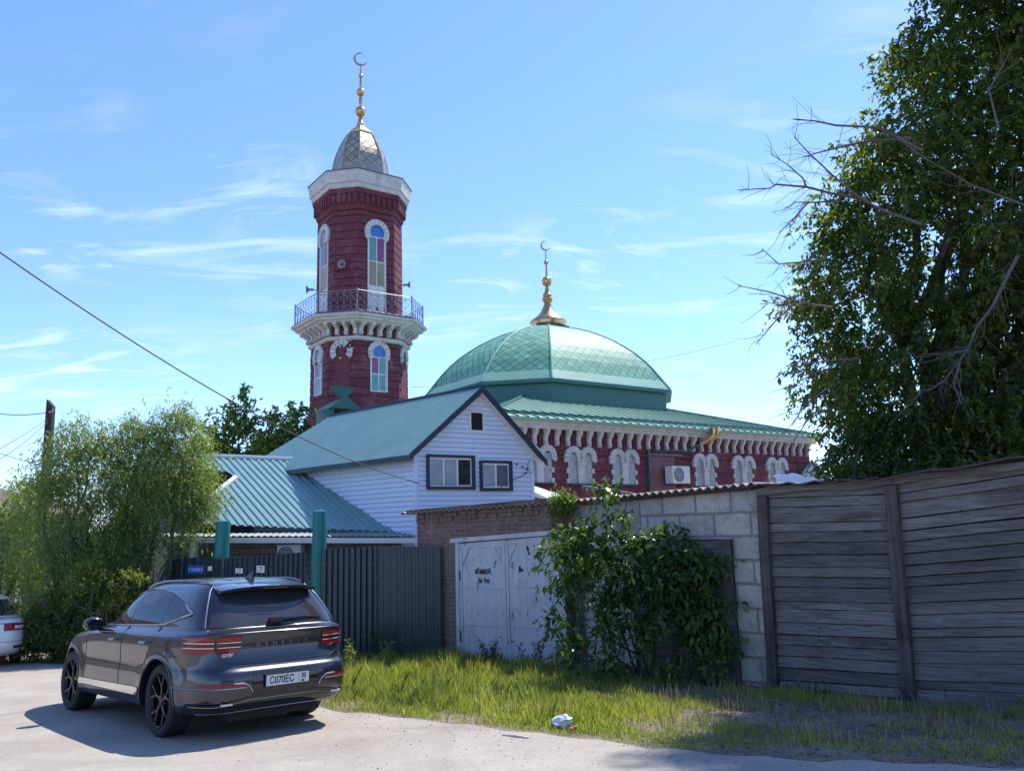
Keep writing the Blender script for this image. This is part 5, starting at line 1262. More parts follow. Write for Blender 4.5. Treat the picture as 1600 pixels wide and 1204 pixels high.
    mb = MB(); mb.tube([c + Vector((.02, -sd * .05, -.05)), Vector((2.4 - 1.78, sd * .90, 1.10))], [.03, .045], 8); mb.build('mirror_arm', m_gloss, mr)
    mb = MB(); mb.poly([c + Vector((-.092, sd * .10 * math.cos(a), .065 * math.sin(a))) for a in np.linspace(0, 6.0, 16)]); mb.build('mirror_glass', m_cglass, mr)
    # tail lamps: two glowing bars with chrome lines between, split by the tailgate gap
    for a0, a1, nm in ((.775, 1.20, 'tail_light'), (.50, .755, 'tail_light')):
        aa = np.linspace(a0, a1, 20) * sd; lb = patch_arc(B, [(a, .905) for a in aa], [(a, 1.085) for a in aa], .007, 6).build(nm, m_dred, suv, smooth=True)
        aa2 = np.linspace(a0 + .005, a1 - .01, 20) * sd
        for z0, z1 in ((.918, .950), (1.036, 1.070)): patch_arc(B, [(a, z0) for a in aa2], [(a, z1) for a in aa2], .012, 3).build('light_bar', m_red, lb, smooth=True)
        for zz_ in (.968, 1.018): mb = MB(); mb.tube([B.arcpt(zz_, a, .013) for a in aa2], .006, 5); mb.build('chrome_line', m_chrome, lb, smooth=True)
    # rear reflector, lower chrome blade
    aa = np.linspace(.50, 1.0, 16) * sd; patch_arc(B, [(a, .565) for a in aa], [(a, .592) for a in aa], .010, 2).build('reflector', m_red, suv, smooth=True)
    mb = MB(); mb.tube([B.arcpt(z, a * sd, .012) for a, z in resample([(.40, .50), (.44, .565), (.50, .600), (.62, .605)], 12)], [.004] + [.009] * 10 + [.006], 6); mb.build('bumper_chrome', m_satin, suv, smooth=True)
    mb = MB(); mb.tube([B.arcpt(.558, a * sd, .012) for a in np.linspace(.48, 1.45, 24)], .007, 6); mb.build('bumper_chrome', m_satin, suv, smooth=True)
    mb = MB(); mb.box(B.arcpt(.40, .66 * sd, .012), (.03, .12, .02)); mb.build('fog_lamp', m_white, suv)
# rear glass, spoiler, tailgate
def zrow(a_w, z0, z1, n=24): return [(a_w * (2 * k / (n - 1) - 1), z0) for k in range(n)]
n = 26; lo_ = [(x, 1.165) for x in np.linspace(-.80, .80, n)]; hi_ = [(x, 1.575) for x in np.linspace(-.58, .58, n)]
patch_arc(B, lo_, hi_, .006, 10).build('rear_glass', glassm('sky_grey_rear_glass', (.035, .036, .042), .06, .6), suv, smooth=True)  # pane colour lightened to grey in place of reflected sky
for sd in (1, -1):
    mb = MB(); mb.tube([B.arcpt(z, a * sd, .012) for a, z in resample([(.835, 1.15), (.80, 1.25), (.735, 1.40), (.665, 1.53), (.61, 1.59)], 16)], [.004] + [.009] * 14 + [.004], 6); mb.build('glass_side_trim', m_satin, suv, smooth=True)
mb = MB(); rows = []
for f in np.linspace(0, 1, 8):
    s = 4.18 + .42 * f; z = 1.645 - .048 * f ** 1.4; hw = .60 - .0 * f; k = np.linspace(-1, 1, 27)
    rows.append([Vector((2.4 - (s - .10 * abs(x) ** 3.5 * f), x * hw, z - .045 * abs(x) ** 3)) for x in k])
top_ = rows; bot_ = [[p - Vector((0, 0, .035 if i else .01)) + Vector((.03 if i == 7 else 0, 0, 0)) for p in r] for i, r in enumerate(rows)]
ia = mb.grid(top_[::-1]); ib = mb.grid(bot_)
mb.grid([top_[-1], bot_[-1]][::-1]); mb.grid([[r[0] for r in top_], [r[0] for r in bot_]]); mb.grid([[r[-1] for r in top_], [r[-1] for r in bot_]][::-1])
mb.build('spoiler', m_paint, suv, smooth=True, weld=True)
mb = MB(); mb.box((2.4 - 4.615, 0, 1.572), (.01, .30, .012)); mb.build('brake_light', m_dred, suv)
# antenna fin
mb = MB(); c = Vector((2.4 - 4.0, 0, 1.665)); L_ = [(-.10, .0, .03), (-.06, .03, .026), (.0, .07, .016), (.06, .095, .006), (.085, .09, .003), (.075, .0, .02)]
mb.hexa([c + Vector((-x, -w_, z)) for x, z, w_ in L_], [c + Vector((-x, w_, z)) for x, z, w_ in L_]); mb.build('antenna_fin', m_gloss, suv)
# wiper
mb = MB(); mb.tube([B.arcpt(1.205, -.02, .03), B.arcpt(1.215, -.30, .028), B.arcpt(1.205, -.56, .018)], [.022, .014, .006], 6); mb.box(B.arcpt(1.205, .03, .03), (.04, .16, .045)); mb.build('rear_wiper', m_gloss, suv)
mb = MB()
gap = [(.82, 1.13), (.775, 1.05), (.765, .92), (.70, .83), (.60, .795), (.3, .785), (0, .782)]
mb.tube([B.arcpt(z, a, .001) for a, z in resample(gap, 26)], .006, 4); mb.tube([B.arcpt(z, -a, .001) for a, z in resample(gap, 26)], .006, 4); mb.build('tailgate_gap', m_black, suv)
mb = MB(); mb.tube([B.arcpt(1.118, a, .004) for a in np.linspace(-.86, .86, 30)], .006, 5); mb.build('tailgate_ledge', m_paint, suv, smooth=True)
# number plate in its dark recess
aa = np.linspace(-.40, .40, 12); patch_arc(B, [(a * 1.02, .44) for a in aa], [(a, .70) for a in aa], .006, 3).build('plate_recess', m_gloss, suv, smooth=True)
pc = B.arcpt(.60, 0, .022); Rx = -Vector((0, 1, 0)); pl_e = Vector((0, -1, 0)); Nb = Vector((-1, 0, 0))
mb = MB(); mb.box(pc, (.012, .545, .135)); pf = mb.build('plate_holder', m_black, suv)
mb = MB(); mb.box(pc + Nb * .007, (.004, .52, .112)); pw = mb.build('number_plate', plain('plate_white', (.58, .59, .60), .4, var=.05), suv)
ORG[pw.name] = Vector((0, 0, 0)); ORG[pf.name] = Vector((0, 0, 0))
tx = lambda s, y, z, h, par, m=m_black, sx=1.0, al='CENTER', b=.002, o=.010: text_obj(s, 'lettering', h, M4(pc + Nb * o + Vector((0, -y, z)), pl_e, Vector((0, 0, 1)), Nb), m, par, .0006, al, sx, b)
tx('С070ЕС', -.075, -.004, .105, pw, sx=.80); tx('30', .190, .014, .075, pw, sx=.8); tx('RUS', .180, -.038, .025, pw)
mb = MB(); mb.box(pc + Nb * .0095 + Vector((0, -.128, 0)), (.001, .003, .108)); mb.build('plate_divider', m_black, pw)
gl = B.arcpt(.985, 0, .006)
for k, ch in enumerate('GENESIS'):
    x = (k - 3) * .098; q = B.arcpt(.975, -x, .004); o = text_obj(ch, 'badge_letter', .058, M4(q, pl_e, Vector((0, 0, 1)), Nb), m_rimedge, suv, .002, 'CENTER', 1.25, .0)
q = B.arcpt(.885, .64, .006); text_obj('GV80', 'model_badge', .05, M4(q, pl_e, Vector((0, 0, 1)), Nb), m_chrome, suv, .002, 'CENTER', 1.2, .001)
q = B.arcpt(.905, -.62, .006); text_obj('2.5T', 'engine_badge', .038, M4(q, pl_e, Vector((0, 0, 1)), Nb), m_chrome, suv, .002, 'CENTER', 1.2, .001)
# lower bumper
aa = np.linspace(-1.18, 1.18, 44)
def lowz(a): return .375 + .05 * (1 if abs(a) < .42 else max(0, 1 - (abs(a) - .42) / .35))
patch_arc(B, [(a, .292) for a in aa], [(a, lowz(a) + .03) for a in aa], .008, 5).build('lower_bumper', m_gloss, suv, smooth=True)
mb = MB(); mb.tube([B.arcpt(.315 + .012 * math.cos(a * 1.6), a, .022) for a in np.linspace(-.95, .95, 40)], .004, 6); mb.tube([B.arcpt(lowz(a) + .005, a, .012) for a in np.linspace(-1.1, 1.1, 50)], .0035, 5); mb.build('bumper_chrome', m_satin, suv, smooth=True)
mb = MB(); mb.hexa([Vector((-2.3, -.55, .2)), Vector((2.0, -.55, .2)), Vector((2.0, .55, .2)), Vector((-2.3, .55, .2))], [Vector((-2.3, -.55, .28)), Vector((2.0, -.55, .28)), Vector((2.0, .55, .28)), Vector((-2.3, .55, .28))]); mb.tube([(-1.425, -.7, .34), (-1.425, .7, .34)], .05, 8); mb.build('underbody', m_under, suv)
# head lamps at the far end
for sd in (1, -1):
    ss = np.linspace(.09, .42, 8); patch_side(B, ([(s, .72) for s in ss], [(s, .76) for s in ss]), sd, .006, nv=2).build('headlight', m_whitecl, suv); patch_side(B, ([(s, .81) for s in ss], [(s, .85) for s in ss]), sd, .006, nv=2).build('headlight', m_whitecl, suv)
# ---- white sedan at the left edge
wcp = P(8, 1040, 18.6); sed = car_frame('sedan', 'white saloon car cut off by the left edge of the photo, red rear lamp showing', 'car', (-12.3, 19.35), R(125))
keys = [(.22, .30, 4.50, .80, 4, 5), (.30, .10, 4.62, .86, 4, 5.5), (.45, .02, 4.68, .885, 4, 5.5), (.60, .00, 4.68, .89, 4, 5.5), (.72, .06, 4.64, .885, 4, 5.5), (.82, .30, 4.61, .87, 3.6, 5.5), (.90, .75, 4.58, .85, 3.4, 5.5), (.95, 1.15, 4.50, .82, 3.4, 5), (.98, 1.32, 4.25, .79, 3.4, 4.5), (1.02, 1.45, 4.12, .765, 3.6, 4.2),
        (1.15, 1.72, 3.90, .70, 3.8, 4), (1.28, 1.98, 3.70, .63, 3.8, 4), (1.38, 2.25, 3.50, .56, 3.4, 3.6), (1.44, 2.5, 3.2, .42, 3, 3), (1.46, 2.7, 3.0, .2, 3, 3)]
B2 = Body(keys, [(.85, .31, .37), (3.55, .31, .37)], 2.3)
s2 = B2.shell(None).build('body', [m_wpaint, m_under], sed, smooth=True, weld=True)
mbc = MB()
for sc in (.85, 3.55):
    for sd in (1, -1): mbc.lathe((2.3 - sc, sd * .75, .31), [(.365, -.22), (.365, .26)], 40, ax=(Vector((1, 0, 0)), Vector((0, 0, 1)), Vector((0, -1, 0))), mi=1)
cut = mbc.build('cutter', [m_wpaint, m_under], sed); boolean_cut(s2, cut)
try: s2.data.set_sharp_from_angle(angle=R(35))
except Exception: pass
for sc in (.85, 3.55):
    for sd in (1, -1): wheel(sed, (2.3 - sc, sd * .86, .315), .315, .2, sd, m_rimedge)
for sd in (1, -1):
    ss = np.linspace(1.62, 3.86, 24); tp = [(1.6, 1.0), (1.95, 1.2), (2.3, 1.33), (2.7, 1.37), (3.2, 1.34), (3.6, 1.22), (3.9, 1.04)]
    patch_side(B2, ([(s, 1.0) for s in ss], bysx(tp, ss)), sd, .006).build('side_window', m_cglass, sed, smooth=True)
    aa = np.linspace(.42, 1.12, 16) * sd; lb = patch_arc(B2, [(a, .70 + .03 * abs(a)) for a in aa], [(a, .86) for a in aa], .008, 5).build('tail_light', m_red, sed, smooth=True)
    aa = np.linspace(.62, .90, 8) * sd; patch_arc(B2, [(a, .755) for a in aa], [(a, .815) for a in aa], .014, 3).build('lamp_lens', m_whitecl, lb, smooth=True)
    aa = np.linspace(.62, .95, 8) * sd; patch_arc(B2, [(a, .37) for a in aa], [(a, .42) for a in aa], .008, 2).build('reflector', m_dred, sed, smooth=True)
aa = np.linspace(-.72, .72, 20); patch_arc(B2, [(a, 1.01) for a in aa], [(a * .82, 1.34) for a in aa], .006, 8).build('rear_glass', m_cglass, sed, smooth=True)
mb = MB(); mb.tube([B2.arcpt(.865, a, .006) for a in np.linspace(-.7, .7, 20)], .008, 5); mb.tube([B2.arcpt(.50, a, .003) for a in np.linspace(-1.1, 1.1, 30)], .005, 4); mb.build('panel_gap', m_iron, sed)
mb = MB(); mb.box(B2.arcpt(.62, 0, .01), (.012, .52, .12)); mb.build('number_plate', m_whitecl, sed)
# ================================================================== VEGETATION
def np_mesh(name, verts, nper, mat, parent=None, origin=None, polys=None, kind=None):
    """verts (N,nper,3): one face per island"""
    N_ = verts.shape[0]; me = bpy.data.meshes.new(name); o0 = np.array(origin if origin is not None else (ORG[parent.name] if parent is not None else (0, 0, 0)), dtype=np.float32)
    v = (verts.reshape(-1, 3) - o0).astype(np.float32); me.vertices.add(len(v)); me.vertices.foreach_set('co', v.ravel())
    if polys is None: polys = np.arange(nper)[None, :]
    P_ = polys.shape[0]; k = polys.shape[1]
    idx = (np.arange(N_)[:, None, None] * nper + polys[None]).reshape(-1)
    me.loops.add(len(idx)); me.loops.foreach_set('vertex_index', idx.astype(np.int32)); me.polygons.add(N_ * P_)
    me.polygons.foreach_set('loop_start', np.arange(0, len(idx), k, dtype=np.int32)); me.materials.append(mat); me.update(calc_edges=True); me.validate()
    o = bpy.data.objects.new(name, me); COL.objects.link(o); o.parent = parent
    if parent is None: o.location = tuple(o0)
    return o
def unit(a): return a / (np.linalg.norm(a, axis=-1, keepdims=True) + 1e-9)
def leaves(C_, L_, W_, down=.3, out=None, fold=.25):
    n = len(C_); d = rng.normal(size=(n, 3)); d[:, 2] -= down
    if out is not None: d = unit(d) + out
    d = unit(d); r = unit(rng.normal(size=(n, 3))); s = unit(np.cross(d, r)); nn = np.cross(s, d)
    l = (L_ * rng.uniform(.65, 1.25, n))[:, None]; w_ = (W_ * rng.uniform(.7, 1.2, n))[:, None]
    b = C_ - d * l / 2; t_ = C_ + d * l / 2 - nn * l * .12; m = C_ - d * l * .06 + nn * l * .04
    a = m + s * w_ / 2 + nn * w_ * fold; c = m - s * w_ / 2 + nn * w_ * fold
    return np.stack([b, a, t_, c], 1)
def cloud(cc, per, sig, flat=1.0):
    n = len(cc); k = rng.poisson(per, n); idx = np.repeat(np.arange(n), k); sg = (sig * rng.uniform(.6, 1.35, n))[idx][:, None]
    p = cc[idx] + rng.normal(size=(len(idx), 3)) * sg * np.array([1, 1, flat]); return p
def blobs(bl, Y, n, dep=1.0, jit=.1):
    """bl=(px,py,r px[,dY]) -> cluster centres in a rounded volume round each blob"""
    tot = sum(b[2] ** 2 for b in bl); out_ = []
    for b in bl:
        c = P(b[0], b[1], Y + (b[3] if len(b) > 3 else 0)); r = b[2] / FPX * c.y; m = max(3, int(n * b[2] ** 2 / tot))
        q = unit(rng.normal(size=(m, 3))) * (rng.uniform(.15, 1, m) ** .5)[:, None] * r; q[:, 1] *= dep; out_.append(q + np.array(c))
    return np.concatenate(out_)
def sprays(cc, ntw, ltw, nl, L_, W_, droop=.5, spread=.12, outw=.7, fold=.25, asp=1.0, cen=None):
    """leaves set along short curving twigs that leave each bough tip"""
    n = len(cc); cen = cc.mean(0) if cen is None else cen; o_ = unit(cc - cen)
    k = rng.poisson(ntw, n) + 1; idx = np.repeat(np.arange(n), k); m = len(idx)
    st = cc[idx] + rng.normal(size=(m, 3)) * spread; d = unit(rng.normal(size=(m, 3)) + o_[idx] * outw - np.array([0, 0, .25 * droop])); l = ltw * rng.uniform(.4, 1.4, m)
    tt = (np.arange(nl) + .5)[None, :] / nl + rng.uniform(-.04, .04, (m, nl)); p = st[:, None, :] + d[:, None, :] * (tt * l[:, None])[:, :, None]; p[:, :, 2] -= droop * l[:, None] * tt ** 2
    p += rng.normal(size=p.shape) * .012; tg = np.broadcast_to(d[:, None, :], p.shape).copy(); tg[:, :, 2] -= 1.6 * droop * tt; keep = rng.uniform(0, 1, p.shape[:2]) < .85
    P0 = p[keep]; D = unit(unit(tg[keep]) * asp + rng.normal(size=P0.shape) * .75 - np.array([0, 0, .15])); q = len(P0)
    up = unit(rng.normal(size=(q, 3)) * .7 + np.array([0, 0, 1.0])); s = unit(np.cross(D, up)); nn = np.cross(s, D)
    big = rng.uniform(.55, 1.35, q)[:, None]; ll = L_ * big; w_ = W_ * big * rng.uniform(.8, 1.2, q)[:, None]
    b = P0; t_ = P0 + D * ll - nn * ll * .15; md = P0 + D * ll * .45 + nn * ll * .04; a = md + s * w_ / 2 + nn * w_ * fold; c = md - s * w_ / 2 + nn * w_ * fold
    return np.stack([b, a, t_, c], 1)
def limbs(mb, base, targets, r0, seg=5, wob=.12, r1=.012):
    base = Vector(base)
    for tg in targets:
        tg = Vector(tg); d = tg - base; pts = []; rr = []
        for k in range(seg + 1):
            f = k / seg; q = base + d * f; q.z += d.length * .10 * math.sin(math.pi * f); 
            if 0 < k < seg: q += Vector([random.gauss(0, wob * d.length * .18) for _ in range(3)])
            pts.append(q); rr.append(r0 * (1 - f) ** .8 + r1)
        mb.tube(pts, rr, 6)
        for _ in range(2):
            k = random.randint(2, seg - 1); q = pts[k] + Vector([random.gauss(0, min(.35, d.length * .07)) for _ in range(3)]); mb.tube([pts[k], (pts[k] + q) / 2 + Vector((0, 0, .05 * d.length)), q], [rr[k] * .6, rr[k] * .4, r1 * .6], 5)
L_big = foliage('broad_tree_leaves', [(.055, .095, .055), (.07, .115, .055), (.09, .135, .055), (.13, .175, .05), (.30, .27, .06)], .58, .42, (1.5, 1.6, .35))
L_will = foliage('narrow_pale_leaves', [(.15, .23, .095), (.20, .285, .115), (.26, .335, .135), (.33, .38, .16)], .55, .45, (1.2, 1.2, .5))
L_wal = foliage('walnut_leaves', [(.12, .19, .07), (.17, .25, .09), (.24, .32, .10), (.33, .40, .12)], .65, .35)
L_yel = foliage('yellow_green_leaves', [(.15, .21, .055), (.22, .28, .065), (.30, .33, .09)], .5, .5)
L_dark = foliage('dark_round_leaves', [(.07, .12, .045), (.10, .155, .055), (.15, .20, .06)], .5, .4)
L_maple = foliage('maple_leaves', [(.05, .10, .045), (.075, .13, .05), (.11, .17, .055), (.17, .23, .06)], .42, .28, (1.4, 1.5, .35))
L_grass = foliage('grass_blades', [(.22, .29, .07), (.29, .36, .08), (.36, .40, .12), (.48, .44, .26)], .5, .55, (1.15, 1.2, .5))
L_weed = foliage('weed_leaves', [(.05, .075, .045), (.08, .11, .06), (.12, .15, .07)], .4, .6)
L_litter = plain('dead_leaves', (.14, .105, .075), .9, var=.5, scale=20)
# ---- the big tree at the right
def tree_root(name, label, cat, x, y, group=None): return thing(name, label, cat, (x, y, G(x, y)), group)
bt = tree_root('broadleaf_tree', 'huge dark broadleaf tree with bare dead twigs, rising behind the plank barn', 'tree', 9.6, 18.6)
by = [-420, -250, -100, 0, 60, 100, 140, 200, 240, 290, 340, 400, 450, 500, 560, 600, 650, 700, 760]
bx_ = [1375, 1370, 1395, 1445, 1410, 1388, 1378, 1372, 1345, 1310, 1300, 1262, 1258, 1256, 1250, 1268, 1285, 1300, 1330]  # crown edge above the frame drawn out to throw ground shade
cc = []
while len(cc) < 4300:
    py_ = random.uniform(-420, 775); px_ = random.uniform(1240, 2150); e = np.interp(py_, by, bx_) + 14 * math.sin(py_ * .05) + 10 * math.sin(py_ * .13)
    if px_ < e + 10: continue
    rt = 2170 - max(0, -py_) * 1.0
    if px_ > rt: continue
    dp = min(1, math.sqrt(max(.02, (px_ - e) / 260)), math.sqrt(max(.02, (rt - px_) / 260))); Yc = 18.6 + random.uniform(-1, 1) * 3.0 * dp
    dist = px_ - e
    if dist > 60 and random.random() < .12: continue
    q = P(px_, py_, 18.6); q = CAM + (q - CAM) * (Yc / 18.6)
    # keep gaps: drop clusters where a coarse noise is low
    if vnoise(px_ * .03 + 3, py_ * .035) < -.38 and 15 < dist < 260 and 330 < py_ < 740 and random.random() < .9: continue
    if vnoise(px_ * .035 + 1, py_ * .03) < -.30 and random.random() < .55: continue
    if 0 < vnoise(px_ * .05, py_ * .045) + .1 * random.random() < .0: continue
    cc.append(q)
for _ in range(1000):     # inner boughs behind the outer leaves
    py_ = random.uniform(-420, 765); e = np.interp(py_, by, bx_); px_ = random.uniform(e + 70, 2100 + min(0, py_)); q = P(px_, py_, 18.6); Yc = 18.6 + random.uniform(-2.2, 2.4); cc.append(CAM + (q - CAM) * (Yc / 18.6))
for _ in range(1100):      # unseen boughs above the frame, added to shade the verge
    py_ = random.uniform(-430, -30); px_ = random.uniform(np.interp(py_, by, bx_) + 15, 2000 + py_ * .4); q = P(px_, py_, 18.6); Yc = 18.6 + random.uniform(-3, 2.6); cc.append(CAM + (q - CAM) * (Yc / 18.6))
cc = np.array([tuple(c) for c in cc])
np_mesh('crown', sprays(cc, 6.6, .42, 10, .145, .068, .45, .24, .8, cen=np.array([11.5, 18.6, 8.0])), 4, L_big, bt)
mb = MB(); tb = Vector((9.6, 18.6, G(0, 18.6) - .2)); mb.tube([tb, tb + Vector((-.1, .1, 1.5)), tb + Vector((-.25, 0, 3.4)), tb + Vector((-.1, 0, 6))], [.42, .34, .30, .22], 10)
ci = [c for c in cc if c[2] < 13.5 and c[0] > 8.0]; tg = [ci[i] for i in rng.integers(0, len(ci), 34)]; limbs(mb, tb + Vector((-.2, 0, 3.2)), tg[:17], .14, 6); limbs(mb, tb + Vector((-.1, 0, 6)), tg[17:], .12, 6); mb.build('trunk', m_bark, bt)
dead = [[(1440, 235), (1372, 199), (1306, 196), (1273, 189), (1240, 186)], [(1422, 216), (1353, 221), (1319, 228), (1280, 238), (1253, 246)], [(1440, 350), (1373, 326), (1339, 306), (1299, 272), (1263, 238), (1241, 214)],
        [(1353, 312), (1299, 302), (1260, 292), (1213, 288), (1203, 294), (1153, 297)], [(1260, 292), (1255, 279), (1230, 257), (1205, 241)], [(1306, 314), (1273, 316), (1243, 316), (1223, 329)], [(1260, 319), (1240, 342), (1216, 365)],
        [(1290, 405), (1246, 410), (1216, 412), (1190, 388)], [(1300, 480), (1266, 475), (1244, 470), (1187, 475)], [(1244, 472), (1213, 500), (1181, 538)], [(1244, 470), (1203, 456), (1153, 446)], [(1340, 560), (1310, 562), (1273, 566), (1238, 574)], [(1300, 575), (1276, 582), (1250, 595), (1228, 614)], [(1300, 600), (1279, 617), (1260, 629), (1238, 664)], [(1290, 640), (1262, 655), (1240, 690)],
        [(1590, 400), (1576, 427), (1550, 480), (1525, 513), (1512, 547), (1475, 595)], [(1512, 547), (1480, 553), (1440, 553)], [(1500, 565), (1490, 600), (1502, 632)], [(1475, 595), (1455, 608), (1430, 612)], [(1600, 320), (1520, 290), (1450, 250), (1400, 215)], [(1560, 200), (1545, 140), (1580, 80)]]
mb = MB()
for k, ln in enumerate(dead):
    Yd = 15.4 if k < 15 else 15.0
    pts = [P(a, b, Yd + .25 * math.sin(a * .05 + k)) for a, b in ln]; n = len(pts); th = (.028 if len(ln) > 4 else .017) * (1 if k < 15 else 1.1)
    mb.tube(pts, [th * (1 - .8 * i / (n - 1)) + .004 for i in range(n)], 5)
    for i in range(n - 1):
        for _ in range(4 if k < 15 else 5):
            q = pts[i].lerp(pts[i + 1], random.random()); d = (pts[-1] - pts[0]).normalized() * random.uniform(.1, .45) + Vector([random.gauss(0, .22) for _ in range(3)]) - Vector((0, 0, .08))
            e1 = q + d * .5 + Vector([random.gauss(0, .04) for _ in range(3)]); mb.tube([q, e1, q + d], [.006, .005, .003], 4)
mb.build('dead_branch', m_deadwood, bt)
# lower bushy tree just above the barn roof
sb = tree_root('small_tree', 'smaller grey green bushy tree between the mosque corner and the barn roof', 'tree', 6.6, 16.5)
c_ = blobs([(1330, 720, 38), (1370, 690, 40), (1420, 715, 45), (1300, 745, 28), (1480, 720, 50), (1550, 700, 50), (1390, 745, 40)], 17, 330, 1.2); np_mesh('crown', sprays(c_, 6, .28, 9, .075, .035, .3, .12), 4, L_dark, sb)
mb = MB(); b_ = Vector((6.6, 16.5, G(0, 16.5) - .1)); mb.tube([b_, b_ + Vector((0, 0, 1.6))], [.12, .09], 8); limbs(mb, b_ + Vector((0, 0, 1.5)), [tuple(x) for x in c_[rng.integers(0, len(c_), 12)]], .05); mb.build('trunk', m_bark, sb)
# ---- left group
def left_tree(name, label, cat, bl, Y, n, per, sig, ll, lw, mat, down=.6, group=None, dep=1.0, stems=6, base=None, sr=.05):
    c_ = blobs(bl, Y, n, dep); xm = base or float(np.mean(c_[:, 0])); t_ = tree_root(name, label, cat, xm, Y, group)
    np_mesh('crown', sprays(c_, per / 11, sig * 2.2, 9, ll, lw, down, sig * .8, .6), 4, mat, t_)
    mb = MB(); b_ = Vector((xm, Y, G(0, Y) - .15))
    for k in range(stems):
        a = random.uniform(0, 6.28); o_ = Vector((.25 * math.cos(a), .2 * math.sin(a), 0)); tg = Vector(c_[random.randrange(len(c_))]); tg.z = max(tg.z, b_.z + 1.6)
        limbs(mb, b_ + o_, [tg], sr, 6, .2)
    mb.build('trunk', m_bark, t_); return t_
grp = 'bushy trees at the left'
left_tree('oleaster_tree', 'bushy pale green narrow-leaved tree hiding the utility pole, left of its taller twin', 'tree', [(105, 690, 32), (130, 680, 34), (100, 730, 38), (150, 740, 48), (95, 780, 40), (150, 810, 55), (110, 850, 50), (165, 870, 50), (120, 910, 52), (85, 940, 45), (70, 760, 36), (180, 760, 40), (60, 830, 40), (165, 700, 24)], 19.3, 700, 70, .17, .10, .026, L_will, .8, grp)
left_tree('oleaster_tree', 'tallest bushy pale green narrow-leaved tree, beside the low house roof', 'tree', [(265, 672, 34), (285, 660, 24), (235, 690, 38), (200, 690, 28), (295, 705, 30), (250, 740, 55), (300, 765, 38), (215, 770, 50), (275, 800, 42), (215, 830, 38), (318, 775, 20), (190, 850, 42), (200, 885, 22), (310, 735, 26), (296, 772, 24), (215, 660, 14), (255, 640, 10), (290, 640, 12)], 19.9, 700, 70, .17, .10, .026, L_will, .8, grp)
left_tree('hedge_bush', 'low dark tangled bush between the white car and the grey SUV', 'bush', [(60, 985, 34), (95, 965, 40), (110, 1005, 28), (150, 960, 45), (60, 1015, 18), (200, 950, 40), (170, 920, 40)], 18.6, 300, 75, .12, .08, .028, L_dark, .3, None)
left_tree('yellow_shrub', 'small yellow green shrub glowing in the sun above the SUV windows', 'bush', [(128, 900, 12), (140, 885, 9), (152, 905, 13), (175, 912, 10), (198, 898, 9), (214, 903, 7), (120, 925, 10), (165, 935, 12), (190, 930, 9)], 18.2, 60, 44, .09, .07, .03, L_yel, .2, None, stems=5, sr=.008)
left_tree('oleaster_tree', 'yellowish narrow-leaved tree at the very left edge above the white car', 'tree', [(10, 800, 34), (35, 850, 38), (0, 860, 40), (45, 800, 26), (20, 900, 30), (-40, 830, 50), (60, 880, 30), (30, 775, 20), (55, 920, 26)], 20.0, 330, 70, .13, .08, .024, L_yel if 0 else L_will, .8, grp)
left_tree('far_tree', 'distant dark tree low on the horizon behind the utility pole', 'tree', [(30, 780, 22), (55, 770, 22), (85, 760, 18), (5, 790, 20), (60, 800, 30), (0, 830, 30), (-30, 800, 30)], 38, 110, 60, .3, .16, .07, L_dark, .3, None)
g2 = 'leafy trees behind the low house'
left_tree('walnut_tree', 'tall dark clumpy tree rising behind the ridge of the low house', 'tree', [(372, 632, 17), (385, 650, 16), (360, 655, 17), (345, 690, 22), (378, 690, 24), (325, 670, 13), (320, 695, 16), (400, 705, 16), (352, 715, 24), (390, 725, 20)], 37, 80, 60, .22, .24, .11, L_wal, .3, g2)
left_tree('walnut_tree', 'shorter leafy tree in two tufts just left of the minaret', 'tree', [(434, 652, 13), (466, 652, 13), (447, 675, 20), (420, 690, 18), (475, 675, 12), (440, 700, 22), (405, 710, 15)], 36, 60, 60, .2, .24, .11, L_wal, .3, g2)
# tree line and garden walls far behind, closing the view low down
wd = []
for k in range(70): x = -75 + k * 2.1; wd.append((x, 66 + 4 * math.sin(k * 1.7), random.uniform(.8, 2.6)))
c_ = np.array([(a + random.gauss(0, .9), b + random.gauss(0, 1.2), -.8 + random.random() * 1.0 * h) for a, b, h in wd for _ in range(14)]); o = np_mesh('far_woods', leaves(cloud(c_, 42, .7), .5, .3, .2), 4, L_dark, origin=(0, 66, -.8)); o['label'] = 'far off line of trees along the horizon'; o['kind'] = 'stuff'; o['category'] = 'woods'
# green picket fence and brick pier behind the white car
FP = Fr(P(-60, 940, 21.0), P(260, 940, 22.4) - P(-60, 940, 21.0))
pk = thing('picket_fence', 'grey green upright picket fence behind the bushes at the left', 'fence', tuple(FP(2.5, G(0, 21.5))))
mb = MB(); u = 0.0; Lp = FP.px(250, 940)[0]; hgt = P(60, 893, 21.4).z
while u < Lp: fbox(mb, FP, u, u + .085, G(0, 21.5) - .2, hgt + random.uniform(-.02, .02), 0, .02); u += .115
mb.build('picket', plain('grey_green_paint', (.10, .14, .13), .7, var=.3), pk); mb = MB()
for z in (.3, 1.2): fbox(mb, FP, 0, Lp, G(0, 21.5) + z, G(0, 21.5) + z + .07, -.05, 0)
mb.build('rail', m_pole, pk)
q = P(18, 960, 20.6); z1 = P(18, 862, 20.6).z; mb = MB(); zb__ = G(0, 20.6) - .1; zz_ = zb__
while zz_ < z1: mb.box((q.x, q.y, zz_ + .035), (.26 + random.uniform(-.01, .01), .26, .066)); zz_ += .075
tag(mb.build('brick_pier', plain('pale_brick', (.42, .38, .35), .85, var=.25, scale=8), origin=(q.x, q.y, zb__)), 'narrow pale brick pier behind the white car', 'pier')
